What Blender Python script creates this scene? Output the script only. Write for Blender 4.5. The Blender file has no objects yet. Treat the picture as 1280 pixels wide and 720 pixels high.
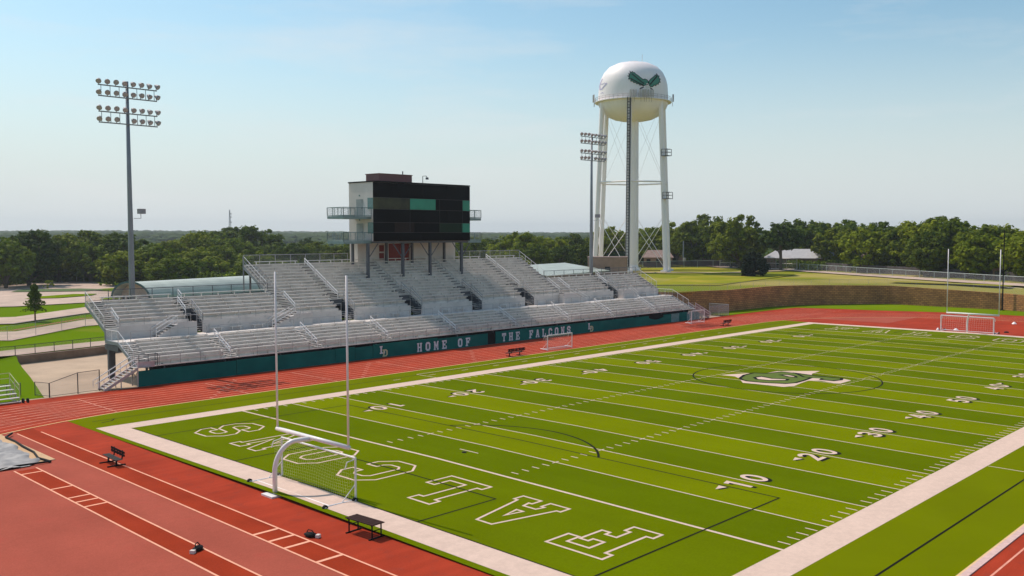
import bpy, bmesh, math, random
from mathutils import Vector, Matrix, noise
from mathutils.geometry import tessellate_polygon
random.seed(7)
S = bpy.context.scene
COL = S.collection
R = math.radians
# ------------------------------------------------------------------ camera
cam = bpy.data.cameras.new('camera')
cam.sensor_width = 36.0
cam.lens = 1152.764 / 1280 * 36
cam.shift_x = -37.689 / 1280
cam.clip_start = 0.5
cam.clip_end = 20000
co = bpy.data.objects.new('camera', cam)
COL.objects.link(co)
CP = Vector((-38.1789, -20.3482, 14.6170))
fw = Vector((0.730605, 0.680212, -0.0593955))
rt = Vector((0.681446, -0.731868, 0.000693))
up = Vector((0.042998, 0.0409814, 0.998234))
co.matrix_world = Matrix(((rt.x, up.x, -fw.x, CP.x), (rt.y, up.y, -fw.y, CP.y), (rt.z, up.z, -fw.z, CP.z), (0, 0, 0, 1)))
S.camera = co
# ------------------------------------------------------------------ sky, sun, exposure
w = bpy.data.worlds.new('World')
S.world = w
w.use_nodes = True
nt = w.node_tree
bg = nt.nodes['Background']
sky = nt.nodes.new('ShaderNodeTexSky')
sky.sky_type = 'NISHITA'
sky.sun_disc = False
sky.sun_elevation = R(53.7)
sky.sun_rotation = R(-5)
sky.altitude = 0
sky.air_density = 1.0
sky.dust_density = 1.2
sky.ozone_density = 1.6
tcw = nt.nodes.new('ShaderNodeTexCoord'); spw = nt.nodes.new('ShaderNodeSeparateXYZ'); nt.links.new(tcw.outputs['Generated'], spw.inputs[0])
tint = nt.nodes.new('ShaderNodeMix'); tint.data_type = 'RGBA'; tint.blend_type = 'MULTIPLY'; tint.inputs[0].default_value = 1; tint.inputs[7].default_value = (1.0, 1.19, 1.11, 1)
nt.links.new(sky.outputs[0], tint.inputs[6])
mrw = nt.nodes.new('ShaderNodeMapRange'); mrw.inputs[1].default_value = 0.0; mrw.inputs[2].default_value = 0.24; mrw.inputs[3].default_value = 0.97; mrw.inputs[4].default_value = 0.0; mrw.interpolation_type = 'SMOOTHSTEP'
nt.links.new(spw.outputs[2], mrw.inputs[0])
pale = nt.nodes.new('ShaderNodeMix'); pale.data_type = 'RGBA'; pale.inputs[7].default_value = (6.05, 6.45, 6.55, 1)
nt.links.new(mrw.outputs[0], pale.inputs[0]); nt.links.new(tint.outputs[2], pale.inputs[6]); mpc = nt.nodes.new('ShaderNodeMapping'); mpc.inputs['Scale'].default_value = (1.0, 1.0, 5.5); nt.links.new(tcw.outputs['Generated'], mpc.inputs['Vector'])
nc = nt.nodes.new('ShaderNodeTexNoise'); nc.inputs['Scale'].default_value = 3.2; nc.inputs['Detail'].default_value = 9; nc.inputs['Roughness'].default_value = .6; nt.links.new(mpc.outputs['Vector'], nc.inputs['Vector'])
mc = nt.nodes.new('ShaderNodeMapRange'); mc.inputs[1].default_value = 0.52; mc.inputs[2].default_value = 0.80; mc.inputs[3].default_value = 0.0; mc.inputs[4].default_value = 0.45; nt.links.new(nc.outputs['Fac'], mc.inputs[0])
cl = nt.nodes.new('ShaderNodeMix'); cl.data_type = 'RGBA'; cl.inputs[7].default_value = (6.9, 6.9, 6.9, 1)
nt.links.new(mc.outputs[0], cl.inputs[0]); nt.links.new(pale.outputs[2], cl.inputs[6]); nt.links.new(cl.outputs[2], bg.inputs[0])
bg.inputs[1].default_value = 0.12
sl = bpy.data.lights.new('sun', 'SUN')
sl.energy = 3.9
sl.angle = R(0.5)
sl.color = (1.0, 0.86, 0.75)
so = bpy.data.objects.new('sun', sl)
COL.objects.link(so)
sd = Vector((-0.06, 0.735, 1.0)).normalized()
so.rotation_euler = sd.to_track_quat('Z', 'Y').to_euler()
S.view_settings.view_transform = 'Standard'
S.view_settings.look = 'None'
S.view_settings.exposure = 0.0
S.view_settings.gamma = 1.0
S.cycles.max_bounces = 8
S.cycles.transparent_max_bounces = 24
S.cycles.volume_bounces = 0

# ------------------------------------------------------------------ materials
MATS = {}
def mat(name, col, rough=0.7, metal=0.0, var=0.12, scale=3.0, col2=None, bump=0.0, spec=0.5, coord='Object', detail=4, dirt=None, fine=None):
    """base colour with noise variation"""
    if name in MATS: return MATS[name]
    m = bpy.data.materials.new(name); m.use_nodes = True
    t = m.node_tree; b = t.nodes['Principled BSDF']
    b.inputs['Roughness'].default_value = rough
    b.inputs['Metallic'].default_value = metal
    b.inputs['Specular IOR Level'].default_value = spec
    tc = t.nodes.new('ShaderNodeTexCoord')
    n = t.nodes.new('ShaderNodeTexNoise'); n.inputs['Scale'].default_value = scale; n.inputs['Detail'].default_value = detail
    t.links.new(tc.outputs[coord], n.inputs['Vector'])
    r = t.nodes.new('ShaderNodeValToRGB')
    r.color_ramp.elements[0].position = 0.3; r.color_ramp.elements[1].position = 0.7
    c2 = col2 or tuple(c * (1 - var) for c in col)
    r.color_ramp.elements[0].color = (*c2, 1); r.color_ramp.elements[1].color = (*[min(1, c * (1 + (0 if col2 else var))) for c in col], 1)
    t.links.new(n.outputs['Fac'], r.inputs['Fac'])
    out = r.outputs['Color']
    if dirt:
        n2 = t.nodes.new('ShaderNodeTexNoise'); n2.inputs['Scale'].default_value = dirt[1]; n2.inputs['Detail'].default_value = 6
        t.links.new(tc.outputs[coord], n2.inputs['Vector'])
        r2 = t.nodes.new('ShaderNodeValToRGB'); r2.color_ramp.elements[0].position = dirt[2]; r2.color_ramp.elements[1].position = min(1, dirt[2] + .2)
        t.links.new(n2.outputs['Fac'], r2.inputs['Fac'])
        mx = t.nodes.new('ShaderNodeMix'); mx.data_type = 'RGBA'
        t.links.new(r2.outputs['Color'], mx.inputs[0]); t.links.new(out, mx.inputs[6]); mx.inputs[7].default_value = (*dirt[0], 1)
        out = mx.outputs[2]
    if fine:
        for sc_, amt, st in fine:
            mp_ = t.nodes.new('ShaderNodeMapping'); mp_.inputs['Scale'].default_value = st; t.links.new(tc.outputs[coord], mp_.inputs['Vector'])
            n4 = t.nodes.new('ShaderNodeTexNoise'); n4.inputs['Scale'].default_value = sc_; n4.inputs['Detail'].default_value = 3; t.links.new(mp_.outputs['Vector'], n4.inputs['Vector'])
            m5 = t.nodes.new('ShaderNodeMapRange'); m5.inputs[1].default_value = .25; m5.inputs[2].default_value = .75; m5.inputs[3].default_value = 1-amt; m5.inputs[4].default_value = 1+amt; t.links.new(n4.outputs['Fac'], m5.inputs[0])
            vm = t.nodes.new('ShaderNodeMix'); vm.data_type = 'RGBA'; vm.blend_type = 'MULTIPLY'; vm.inputs[0].default_value = 1; t.links.new(out, vm.inputs[6]); t.links.new(m5.outputs[0], vm.inputs[7]); out = vm.outputs[2]
    t.links.new(out, b.inputs['Base Color'])
    if bump:
        bp = t.nodes.new('ShaderNodeBump'); bp.inputs['Strength'].default_value = bump; bp.inputs['Distance'].default_value = 0.02
        n3 = t.nodes.new('ShaderNodeTexNoise'); n3.inputs['Scale'].default_value = scale * 6
        t.links.new(tc.outputs[coord], n3.inputs['Vector']); t.links.new(n3.outputs['Fac'], bp.inputs['Height']); t.links.new(bp.outputs['Normal'], b.inputs['Normal'])
    MATS[name] = m
    return m

def N(t, typ, **kw):
    n = t.nodes.new(typ)
    for k, v in kw.items(): setattr(n, k, v)
    return n

def turf_mat():
    m = bpy.data.materials.new('striped_turf'); m.use_nodes = True
    t = m.node_tree; b = t.nodes['Principled BSDF']; b.inputs['Roughness'].default_value = 0.85; b.inputs['Specular IOR Level'].default_value = 0.0
    tc = N(t, 'ShaderNodeTexCoord'); sp = N(t, 'ShaderNodeSeparateXYZ'); t.links.new(tc.outputs['Object'], sp.inputs[0])
    a = N(t, 'ShaderNodeMath', operation='ADD'); a.inputs[1].default_value = 914.4 * 1; t.links.new(sp.outputs[0], a.inputs[0])
    d = N(t, 'ShaderNodeMath', operation='DIVIDE'); d.inputs[1].default_value = 9.144; t.links.new(a.outputs[0], d.inputs[0])
    f = N(t, 'ShaderNodeMath', operation='FRACT'); t.links.new(d.outputs[0], f.inputs[0])
    g = N(t, 'ShaderNodeMath', operation='LESS_THAN'); g.inputs[1].default_value = 0.5; t.links.new(f.outputs[0], g.inputs[0])
    mx = N(t, 'ShaderNodeMix', data_type='RGBA'); t.links.new(g.outputs[0], mx.inputs[0])
    mx.inputs[6].default_value = (0.150, 0.185, 0.001, 1); mx.inputs[7].default_value = (0.100, 0.140, 0.001, 1)
    n = N(t, 'ShaderNodeTexNoise'); n.inputs['Scale'].default_value = 0.12; n.inputs['Detail'].default_value = 5; t.links.new(tc.outputs['Object'], n.inputs['Vector'])
    n2 = N(t, 'ShaderNodeTexNoise'); n2.inputs['Scale'].default_value = 9; n2.inputs['Detail'].default_value = 3; t.links.new(tc.outputs['Object'], n2.inputs['Vector'])
    mpw = N(t, 'ShaderNodeMapping'); mpw.inputs['Scale'].default_value = (1.0,.10,1); t.links.new(tc.outputs['Object'], mpw.inputs['Vector']); nw = N(t, 'ShaderNodeTexNoise'); nw.inputs['Scale'].default_value = 1.1; nw.inputs['Detail'].default_value = 3; t.links.new(mpw.outputs['Vector'], nw.inputs['Vector']); nadd = N(t, 'ShaderNodeMath', operation='MULTIPLY_ADD'); nadd.inputs[1].default_value = .30; t.links.new(nw.outputs['Fac'], nadd.inputs[0]); t.links.new(n.outputs['Fac'], nadd.inputs[2])
    ad = N(t, 'ShaderNodeMath', operation='MULTIPLY_ADD'); ad.inputs[1].default_value = 0.42; t.links.new(nadd.outputs[0], ad.inputs[0])
    m2 = N(t, 'ShaderNodeMath', operation='MULTIPLY_ADD'); m2.inputs[1].default_value = 0.34; m2.inputs[2].default_value = 0.56; t.links.new(n2.outputs['Fac'], m2.inputs[0])
    t.links.new(m2.outputs[0], ad.inputs[2])
    vm = N(t, 'ShaderNodeMix', data_type='RGBA', blend_type='MULTIPLY'); vm.inputs[0].default_value = 1
    ab = N(t, 'ShaderNodeMath', operation='SUBTRACT'); ab.inputs[1].default_value = 45.72; t.links.new(sp.outputs[0], ab.inputs[0])
    a2 = N(t, 'ShaderNodeMath', operation='ABSOLUTE'); t.links.new(ab.outputs[0], a2.inputs[0])
    a3 = N(t, 'ShaderNodeMath', operation='GREATER_THAN'); a3.inputs[1].default_value = 45.72; t.links.new(a2.outputs[0], a3.inputs[0])
    ez = N(t, 'ShaderNodeMix', data_type='RGBA'); t.links.new(a3.outputs[0], ez.inputs[0]); t.links.new(mx.outputs[2], ez.inputs[6]); ez.inputs[7].default_value = (0.114, 0.152, 0.001, 1)
    t.links.new(ez.outputs[2], vm.inputs[6]); t.links.new(ad.outputs[0], vm.inputs[7])
    t.links.new(vm.outputs[2], b.inputs['Base Color'])
    return m

def brick_mat():
    m = bpy.data.materials.new('tan_block'); m.use_nodes = True
    t = m.node_tree; b = t.nodes['Principled BSDF']; b.inputs['Roughness'].default_value = 0.9
    tc = N(t, 'ShaderNodeTexCoord'); br = N(t, 'ShaderNodeTexBrick'); br.inputs['Scale'].default_value = 1
    br.inputs['Brick Width'].default_value = 0.8; br.inputs['Row Height'].default_value = 0.36; br.inputs['Mortar Size'].default_value = 0.03
    br.inputs['Color1'].default_value = (0.56, 0.26, 0.085, 1); br.inputs['Color2'].default_value = (0.38, 0.17, 0.06, 1); br.inputs['Mortar'].default_value = (0.12, 0.055, 0.02, 1)
    t.links.new(tc.outputs['UV'], br.inputs['Vector'])
    n = N(t, 'ShaderNodeTexNoise'); n.inputs['Scale'].default_value = 0.35; n.inputs['Detail'].default_value = 6; t.links.new(tc.outputs['UV'], n.inputs['Vector'])
    mp = N(t, 'ShaderNodeMapRange'); mp.inputs[1].default_value = 0.3; mp.inputs[2].default_value = 0.7; mp.inputs[3].default_value = 0.65; mp.inputs[4].default_value = 1.15; t.links.new(n.outputs['Fac'], mp.inputs[0])
    vm = N(t, 'ShaderNodeMix', data_type='RGBA', blend_type='MULTIPLY'); vm.inputs[0].default_value = 1
    t.links.new(br.outputs['Color'], vm.inputs[6]); t.links.new(mp.outputs[0], vm.inputs[7]); t.links.new(vm.outputs[2], b.inputs['Base Color'])
    return m

def mesh_mat(name, col, cover, pitch=0.06):
    """woven wire seen from afar: diagonal wires over clear air"""
    m = bpy.data.materials.new(name); m.use_nodes = True
    t = m.node_tree; b = t.nodes['Principled BSDF']; b.inputs['Base Color'].default_value = (*col, 1); b.inputs['Roughness'].default_value = 0.5; b.inputs['Metallic'].default_value = 0.4
    tr = N(t, 'ShaderNodeBsdfTransparent'); ms = N(t, 'ShaderNodeMixShader')
    tc = N(t, 'ShaderNodeTexCoord'); sp = N(t, 'ShaderNodeSeparateXYZ'); t.links.new(tc.outputs['UV'], sp.inputs[0])
    outs = []
    for op in ('ADD', 'SUBTRACT'):
        a = N(t, 'ShaderNodeMath', operation=op); t.links.new(sp.outputs[0], a.inputs[0]); t.links.new(sp.outputs[1], a.inputs[1])
        d = N(t, 'ShaderNodeMath', operation='DIVIDE'); d.inputs[1].default_value = pitch; t.links.new(a.outputs[0], d.inputs[0])
        f = N(t, 'ShaderNodeMath', operation='FRACT'); t.links.new(d.outputs[0], f.inputs[0])
        g = N(t, 'ShaderNodeMath', operation='LESS_THAN'); g.inputs[1].default_value = cover; t.links.new(f.outputs[0], g.inputs[0])
        outs.append(g)
    mx = N(t, 'ShaderNodeMath', operation='MAXIMUM'); t.links.new(outs[0].outputs[0], mx.inputs[0]); t.links.new(outs[1].outputs[0], mx.inputs[1])
    t.links.new(mx.outputs[0], ms.inputs[0]); t.links.new(tr.outputs[0], ms.inputs[1]); t.links.new(b.outputs[0], ms.inputs[2])
    t.links.new(ms.outputs[0], t.nodes['Material Output'].inputs['Surface'])
    return m

def leaf_mat(name, c1, c2):
    m = bpy.data.materials.new(name); m.use_nodes = True
    t = m.node_tree; b = t.nodes['Principled BSDF']; b.inputs['Roughness'].default_value = 0.75; b.inputs['Specular IOR Level'].default_value = 0.12
    tc = N(t, 'ShaderNodeTexCoord'); n = N(t, 'ShaderNodeTexNoise'); n.inputs['Scale'].default_value = 1.3; n.inputs['Detail'].default_value = 6
    t.links.new(tc.outputs['Object'], n.inputs['Vector'])
    oi = N(t, 'ShaderNodeObjectInfo')
    ad = N(t, 'ShaderNodeMath', operation='MULTIPLY_ADD'); ad.inputs[1].default_value = 0.45; t.links.new(oi.outputs['Random'], ad.inputs[0]); t.links.new(n.outputs['Fac'], ad.inputs[2])
    r = N(t, 'ShaderNodeValToRGB'); r.color_ramp.elements[0].position = 0.4; r.color_ramp.elements[1].position = 1.0
    r.color_ramp.elements[0].color = (*c1, 1); r.color_ramp.elements[1].color = (*c2, 1)
    t.links.new(ad.outputs[0], r.inputs['Fac']); t.links.new(r.outputs['Color'], b.inputs['Base Color'])
    tl = N(t, 'ShaderNodeBsdfTranslucent'); t.links.new(r.outputs['Color'], tl.inputs['Color'])
    ms = N(t, 'ShaderNodeMixShader'); ms.inputs[0].default_value = 0.3
    t.links.new(b.outputs[0], ms.inputs[1]); t.links.new(tl.outputs[0], ms.inputs[2]); t.links.new(ms.outputs[0], t.nodes['Material Output'].inputs['Surface'])
    return m

M_turf = turf_mat()
M_white = mat('field_white', (0.63, 0.475, 0.395), 0.9, fine=((6,.05,(1,1,1)),(.7,.05,(.3,1,1))), var=0.05, scale=2.0, spec=0.0)
M_black = mat('field_black', (0.012, 0.012, 0.012), 0.8, spec=0.02)
M_logo = mat('field_dark_green', (0.11, 0.155, 0.035), 0.85, spec=0.02)
M_track = mat('track_red', (0.345, 0.043, 0.019), 0.8, fine=((14,.14,(1,1,1)),(1.2,.10,(.12,1.6,1)),(.35,.10,(1,1,1))), var=0.14, scale=0.25, spec=0.02, detail=8, dirt=((0.265, 0.043, 0.026), 1.3, 0.55))
M_run = mat('runway_red', (0.30, 0.035, 0.012), 0.8, fine=((12,.12,(1,1,1)),(.8,.12,(1,.15,1))), var=0.12, scale=0.4, spec=0.02, detail=8)
M_pink = mat('faded_track_red', (0.35, 0.083, 0.055), 0.85, fine=((12,.10,(1,1,1)),(.5,.07,(1,.3,1)),(3.0,.05,(1,1,1))), var=0.09, scale=0.2, spec=0.02, detail=8, dirt=((0.37, 0.075, 0.052), 0.8, 0.58))
M_lane = mat('lane_paint', (0.70, 0.30, 0.22), 0.8, var=0.2, scale=1.5, spec=0.02)
M_kerb = mat('track_kerb_paint', (0.72, 0.50, 0.26), 0.8, var=0.08, spec=0.02)
M_lpaint = mat('runway_paint', (0.80, 0.40, 0.27), 0.8, var=0.08, spec=0.02)
M_conc = mat('apron_concrete', (0.44, 0.325, 0.225), 0.9, fine=((5,.06,(1,1,1)),(.25,.10,(1,1,1))), var=0.1, scale=0.3, detail=8, dirt=((0.36, 0.26, 0.18), 0.7, 0.6))
M_road = mat('pale_road', (0.47, 0.35, 0.275), 0.9, fine=((.4,.10,(1,1,1)),(.12,.10,(1,1,1)),(2.5,.06,(1,1,1))), var=0.08, scale=0.2, detail=6)
M_alu = mat('aluminium_deck', (0.68, 0.63, 0.59), 0.55, 0.25, fine=((.5,.10,(1,2,2)),(4,.08,(.4,1,1))), var=0.16, scale=0.7, detail=6)
M_bench = mat('aluminium_bench', (0.72, 0.67, 0.63), 0.45, 0.3, var=0.08, scale=1.2)
M_ris = mat('aluminium_riser', (0.37, 0.36, 0.36), 0.6, 0.2, var=0.12, scale=0.8)
M_panel = mat('grey_panel', (0.64, 0.57, 0.53), 0.7, 0.0, var=0.10, scale=0.8, detail=7, dirt=((.42,.38,.35),1.6,.58))
M_rail = mat('galvanised_rail', (0.42, 0.40, 0.39), 0.5, 0.3, var=0.05)
M_railw = mat('bright_handrail', (0.82, 0.78, 0.75), 0.35, 0.2, var=0.04)
M_steel = mat('dark_steel', (0.10, 0.105, 0.12), 0.6, 0.2, var=0.15)
M_polem = mat('pole_steel', (0.25, 0.27, 0.30), 0.5, 0.3, var=0.1, scale=0.8)
M_teal = mat('teal_wall', (0.003, 0.125, 0.110), 0.8, spec=0.1, var=0.16, scale=0.5, detail=5)
M_letter = mat('sign_white', (0.66, 0.68, 0.72), 0.6, var=0.03)
M_yel = mat('emblem_yellow', (0.50, 0.52, 0.30), 0.6, var=0.03)
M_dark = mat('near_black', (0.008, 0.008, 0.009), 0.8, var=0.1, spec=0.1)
M_post = mat('goal_white', (0.80, 0.76, 0.75), 0.35, var=0.02)
M_beige = mat('pale_stucco', (0.66, 0.60, 0.56), 0.85, var=0.05, scale=0.6)
M_reddoor = mat('dark_red_door', (0.22, 0.02, 0.015), 0.6, var=0.1)
M_maroon = mat('maroon_metal', (0.20, 0.07, 0.07), 0.6, var=0.08)
M_greens = mat('green_grey_steel', (0.21, 0.29, 0.285), 0.55, 0.2, var=0.1)
M_roof = mat('pale_green_roof', (0.42, 0.47, 0.42), 0.5, 0.2, var=0.12, scale=0.4)
M_tank = mat('tank_white', (0.90, 0.84, 0.84), 0.5, var=0.02, scale=0.15, detail=8, fine=((.6,.03,(1,1,.15)),(2.0,.025,(1,1,.1))))
M_eagle = mat('emblem_green', (0.03, 0.22, 0.15), 0.5, var=0.05)
M_purple = mat('emblem_purple', (0.50, 0.46, 0.64), 0.5, var=0.05)
M_rust = mat('ladder_dark', (0.05, 0.045, 0.06), 0.7, var=0.2)
M_grass = mat('lawn', (0.155, 0.22, 0.002), 0.9, var=0.2, scale=0.08, spec=0.0, detail=8, col2=(0.11, 0.175, 0.002))
M_dry = mat('dry_lawn', (0.36, 0.29, 0.045), 0.9, scale=0.09, spec=0.0, detail=8, col2=(0.17, 0.21, 0.012))
M_bark = mat('bark', (0.10, 0.075, 0.055), 0.9, var=0.2)
M_leafA = leaf_mat('leaf_mid', (0.045, 0.085, 0.004), (0.25, 0.285, 0.008))
M_leafB = leaf_mat('leaf_dark', (0.028, 0.062, 0.005), (0.155, 0.21, 0.010))
M_leafC = leaf_mat('leaf_light', (0.075, 0.125, 0.003), (0.28, 0.32, 0.006))
M_leafD = leaf_mat('leaf_deep', (0.008, 0.018, 0.006), (0.020, 0.036, 0.010))
M_chain = mesh_mat('chain_link', (0.42, 0.42, 0.42), 0.10)
M_chain2 = mesh_mat('rail_mesh', (0.30, 0.31, 0.32), 0.085, 0.05)
M_screen = mesh_mat('stair_screen', (0.33, 0.26, 0.27), 0.5, 0.05)
M_net = mat('net_cord', (0.62, 0.60, 0.34), 0.8, var=0.05)
M_netw = mat('net_cord_white', (0.7, 0.66, 0.62), 0.8, var=0.05)
M_house = mat('house_brick', (0.28, 0.17, 0.13), 0.9, var=0.12, scale=1.5)
M_hroof = mat('house_shingle', (0.25, 0.17, 0.145), 0.9, var=0.15, scale=1.0)
M_hroof2 = mat('pale_shingle', (0.50, 0.50, 0.52), 0.9, var=0.08, scale=1.0)
M_wood = mat('fence_wood', (0.10, 0.085, 0.09), 0.9, var=0.25, scale=1.5)
M_sand = mat('pit_sand', (0.55, 0.36, 0.20), 0.95, var=0.1, scale=2)
M_tarp = mat('grey_tarp', (0.36, 0.35, 0.34), 0.7, scale=1.2, col2=(0.17, 0.17, 0.18), detail=8)
M_tan = mat('tan_brick', (0.36, 0.225, 0.165), 0.9, var=0.1, scale=1.0)
M_rubber = mat('black_rubber', (0.012, 0.012, 0.012), 0.7, spec=.15)
M_lampg = mat('lamp_shell', (0.30, 0.30, 0.33), 0.6, 0.1, var=0.1)
M_lampf = mat('lamp_face', (0.40, 0.40, 0.44), 0.3, 0.0, var=0.1)
M_hill = mat('far_woods', (0.055, 0.085, 0.022), 0.95, spec=0.05, scale=0.012, detail=8, col2=(0.030, 0.055, 0.018))
M_glass = mat('black_glass', (0.002, 0.002, 0.003), 0.12, var=0.3, scale=0.5, spec=0.04)
M_gteal = mat('teal_reflection_glass', (0.012, 0.24, 0.15), 0.10, var=0.15, scale=0.4, spec=0.3)  # teal base colour imitates a green reflection in the pane
M_golive = mat('olive_reflection_glass', (0.080, 0.082, 0.035), 0.12, scale=0.45, spec=0.15, detail=6, col2=(0.020, 0.024, 0.016))  # mottled olive base colour imitates a reflection in the pane
M_brick = brick_mat()

# ------------------------------------------------------------------ mesh helpers
class MB:
    def __init__(s): s.v = []; s.f = []; s.uv = None; s.m = []
    def quad(s, a, b, c, d, mi=0):
        n = len(s.v); s.v += [tuple(a), tuple(b), tuple(c), tuple(d)]; s.f.append((n, n+1, n+2, n+3)); s.m.append(mi)
    def tri(s, a, b, c, mi=0):
        n = len(s.v); s.v += [tuple(a), tuple(b), tuple(c)]; s.f.append((n, n+1, n+2)); s.m.append(mi)
    def box(s, x0, x1, y0, y1, z0, z1, mi=0):
        n = len(s.v)
        s.v += [(x0,y0,z0),(x1,y0,z0),(x1,y1,z0),(x0,y1,z0),(x0,y0,z1),(x1,y0,z1),(x1,y1,z1),(x0,y1,z1)]
        s.f += [(n,n+3,n+2,n+1),(n+4,n+5,n+6,n+7),(n,n+1,n+5,n+4),(n+1,n+2,n+6,n+5),(n+2,n+3,n+7,n+6),(n+3,n,n+4,n+7)]; s.m += [mi]*6
    def bar(s, a, b, wd, ht=None, mi=0, upv=(0,0,1)):
        ht = ht or wd; a = Vector(a); b = Vector(b); d = (b-a)
        if d.length < 1e-6: return
        d.normalize(); u = Vector(upv)
        if abs(d.dot(u)) > 0.98: u = Vector((1,0,0))
        r = d.cross(u).normalized(); u = r.cross(d)
        n = len(s.v)
        for p in (a, b):
            for i, j in ((-1,-1),(1,-1),(1,1),(-1,1)): s.v.append(tuple(p + r*(i*wd/2) + u*(j*ht/2)))
        s.f += [(n,n+3,n+2,n+1),(n+4,n+5,n+6,n+7),(n,n+1,n+5,n+4),(n+1,n+2,n+6,n+5),(n+2,n+3,n+7,n+6),(n+3,n,n+4,n+7)]; s.m += [mi]*6
    def tube(s, pts, rad, seg=8, cap=True, mi=0):
        pts = [Vector(p) for p in pts]; k = len(pts)
        rads = rad if isinstance(rad, (list, tuple)) else [rad]*k
        n0 = len(s.v); ref = None
        for i, p in enumerate(pts):
            d = (pts[min(i+1,k-1)] - pts[max(i-1,0)]).normalized()
            if ref is None:
                ref = Vector((0,0,1)) if abs(d.z) < 0.9 else Vector((1,0,0))
            r = d.cross(ref).normalized(); u = r.cross(d).normalized(); ref = u
            for j in range(seg):
                a = 2*math.pi*j/seg
                s.v.append(tuple(p + (r*math.cos(a) + u*math.sin(a))*rads[i]))
        for i in range(k-1):
            for j in range(seg):
                a = n0+i*seg+j; b = n0+i*seg+(j+1)%seg
                s.f.append((a, b, b+seg, a+seg)); s.m.append(mi)
        if cap:
            s.f.append(tuple(n0+j for j in reversed(range(seg)))); s.m.append(mi)
            s.f.append(tuple(n0+(k-1)*seg+j for j in range(seg))); s.m.append(mi)
    def lathe(s, prof, c, seg=48, mi=0):
        n0 = len(s.v)
        for r, z in prof:
            for j in range(seg):
                a = 2*math.pi*j/seg; s.v.append((c[0]+r*math.cos(a), c[1]+r*math.sin(a), c[2]+z))
        for i in range(len(prof)-1):
            for j in range(seg):
                a = n0+i*seg+j; b = n0+i*seg+(j+1)%seg
                s.f.append((a, b, b+seg, a+seg)); s.m.append(mi)
    def build(s, name, mats, parent=None, smooth=False, uvf=None):
        me = bpy.data.meshes.new(name); me.from_pydata(s.v, [], s.f)
        ms = mats if isinstance(mats, (list, tuple)) else [mats]
        for m in ms: me.materials.append(m)
        if len(ms) > 1: me.polygons.foreach_set('material_index', s.m)
        if smooth: me.polygons.foreach_set('use_smooth', [True]*len(me.polygons))
        if s.uv:
            ul = me.uv_layers.new(name='UVMap'); i = 0
            for p in me.polygons:
                for li in p.loop_indices: ul.data[li].uv = s.uv[me.loops[li].vertex_index]
        me.update()
        o = bpy.data.objects.new(name, me); COL.objects.link(o)
        if parent is not None: o.parent = parent
        return o

def tag(o, label=None, cat=None, group=None, kind=None):
    if label: o['label'] = label
    if cat: o['category'] = cat
    if group: o['group'] = group
    if kind: o['kind'] = kind
    return o
def empty(name, loc, label, cat, group=None, rz=0):
    o = bpy.data.objects.new(name, None); COL.objects.link(o); o.location = loc; o.rotation_euler = (0,0,rz); o.empty_display_size = .5
    return tag(o, label, cat, group)
def struct(mb, name, m, label=None, smooth=False):
    o = mb.build(name, m, smooth=smooth); o['kind'] = 'structure'
    if label: o['label'] = label
    return o
def dup(root, loc, rz=0, sc=1.0, label=None):
    r = root.copy(); COL.objects.link(r); r.location = loc; r.rotation_euler = (0,0,rz); r.scale = (sc if isinstance(sc, tuple) else (sc,)*3)
    if label: r['label'] = label
    for ch in list(root.children):
        c = ch.copy(); COL.objects.link(c); c.parent = r
        for g in ch.children:
            d = g.copy(); COL.objects.link(d); d.parent = c
    return r
def wire_sheet(mb, a, b, z0a, z1a, z0b=None, z1b=None):
    """vertical sheet with metric uv on an MB that carries uv"""
    z0b = z0a if z0b is None else z0b; z1b = z1a if z1b is None else z1b
    if mb.uv is None: mb.uv = []
    while len(mb.uv) < len(mb.v): mb.uv.append((0,0))
    L = math.hypot(b[0]-a[0], b[1]-a[1])
    mb.quad((a[0],a[1],z0a),(b[0],b[1],z0b),(b[0],b[1],z1b),(a[0],a[1],z1a))
    mb.uv += [(0,z0a),(L,z0b),(L,z1b),(0,z1a)]

# ------------------------------------------------------------------ field frame
Y5 = 4.572; GL = 91.44; W = 48.768; MID = W/2
CR = 0.17
def crown(v): return CR*max(0.0, 1-abs(v-MID)/MID)
def drape(mb_or_bm, z):
    pass

def poly_on_field(bm, pts, z, holes=()):
    loops = [[Vector((p[0], p[1], 0)) for p in pts]] + [[Vector((p[0], p[1], 0)) for p in h] for h in holes]
    tris = tessellate_polygon(loops)
    flat = [v for l in loops for v in l]
    vs = [bm.verts.new((v.x, v.y, z)) for v in flat]
    for t in tris:
        try:
            f = bm.faces.new([vs[i] for i in t])
            if f.normal.z < 0: pass
        except ValueError: pass
def stroke(pts, wd, closed=False):
    """mitred ribbon: list of quads"""
    n = len(pts); P = [Vector((p[0], p[1])) for p in pts]; L = []; Rr = []
    for i in range(n):
        if closed or 0 < i < n-1:
            a = (P[i]-P[(i-1)%n]).normalized(); b = (P[(i+1)%n]-P[i]).normalized()
        elif i == 0: a = b = (P[1]-P[0]).normalized()
        else: a = b = (P[i]-P[i-1]).normalized()
        na = Vector((-a.y, a.x)); nb = Vector((-b.y, b.x)); m = (na+nb)
        m = m.normalized() if m.length > 1e-5 else na
        k = wd/2/max(0.35, m.dot(na))
        L.append(P[i]+m*k); Rr.append(P[i]-m*k)
    out = []
    for i in range(n if closed else n-1):
        j = (i+1) % n
        out.append([L[i], Rr[i], Rr[j], L[j]])
    return out
def add_stroke(bm, pts, wd, z, closed=False):
    for q in stroke(pts, wd, closed):
        vs = [bm.verts.new((p.x, p.y, z)) for p in q]
        f = bm.faces.new(vs)
def rect(bm, x0, x1, y0, y1, z):
    bm.faces.new([bm.verts.new(c) for c in ((x0,y0,z),(x1,y0,z),(x1,y1,z),(x0,y1,z))])
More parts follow.
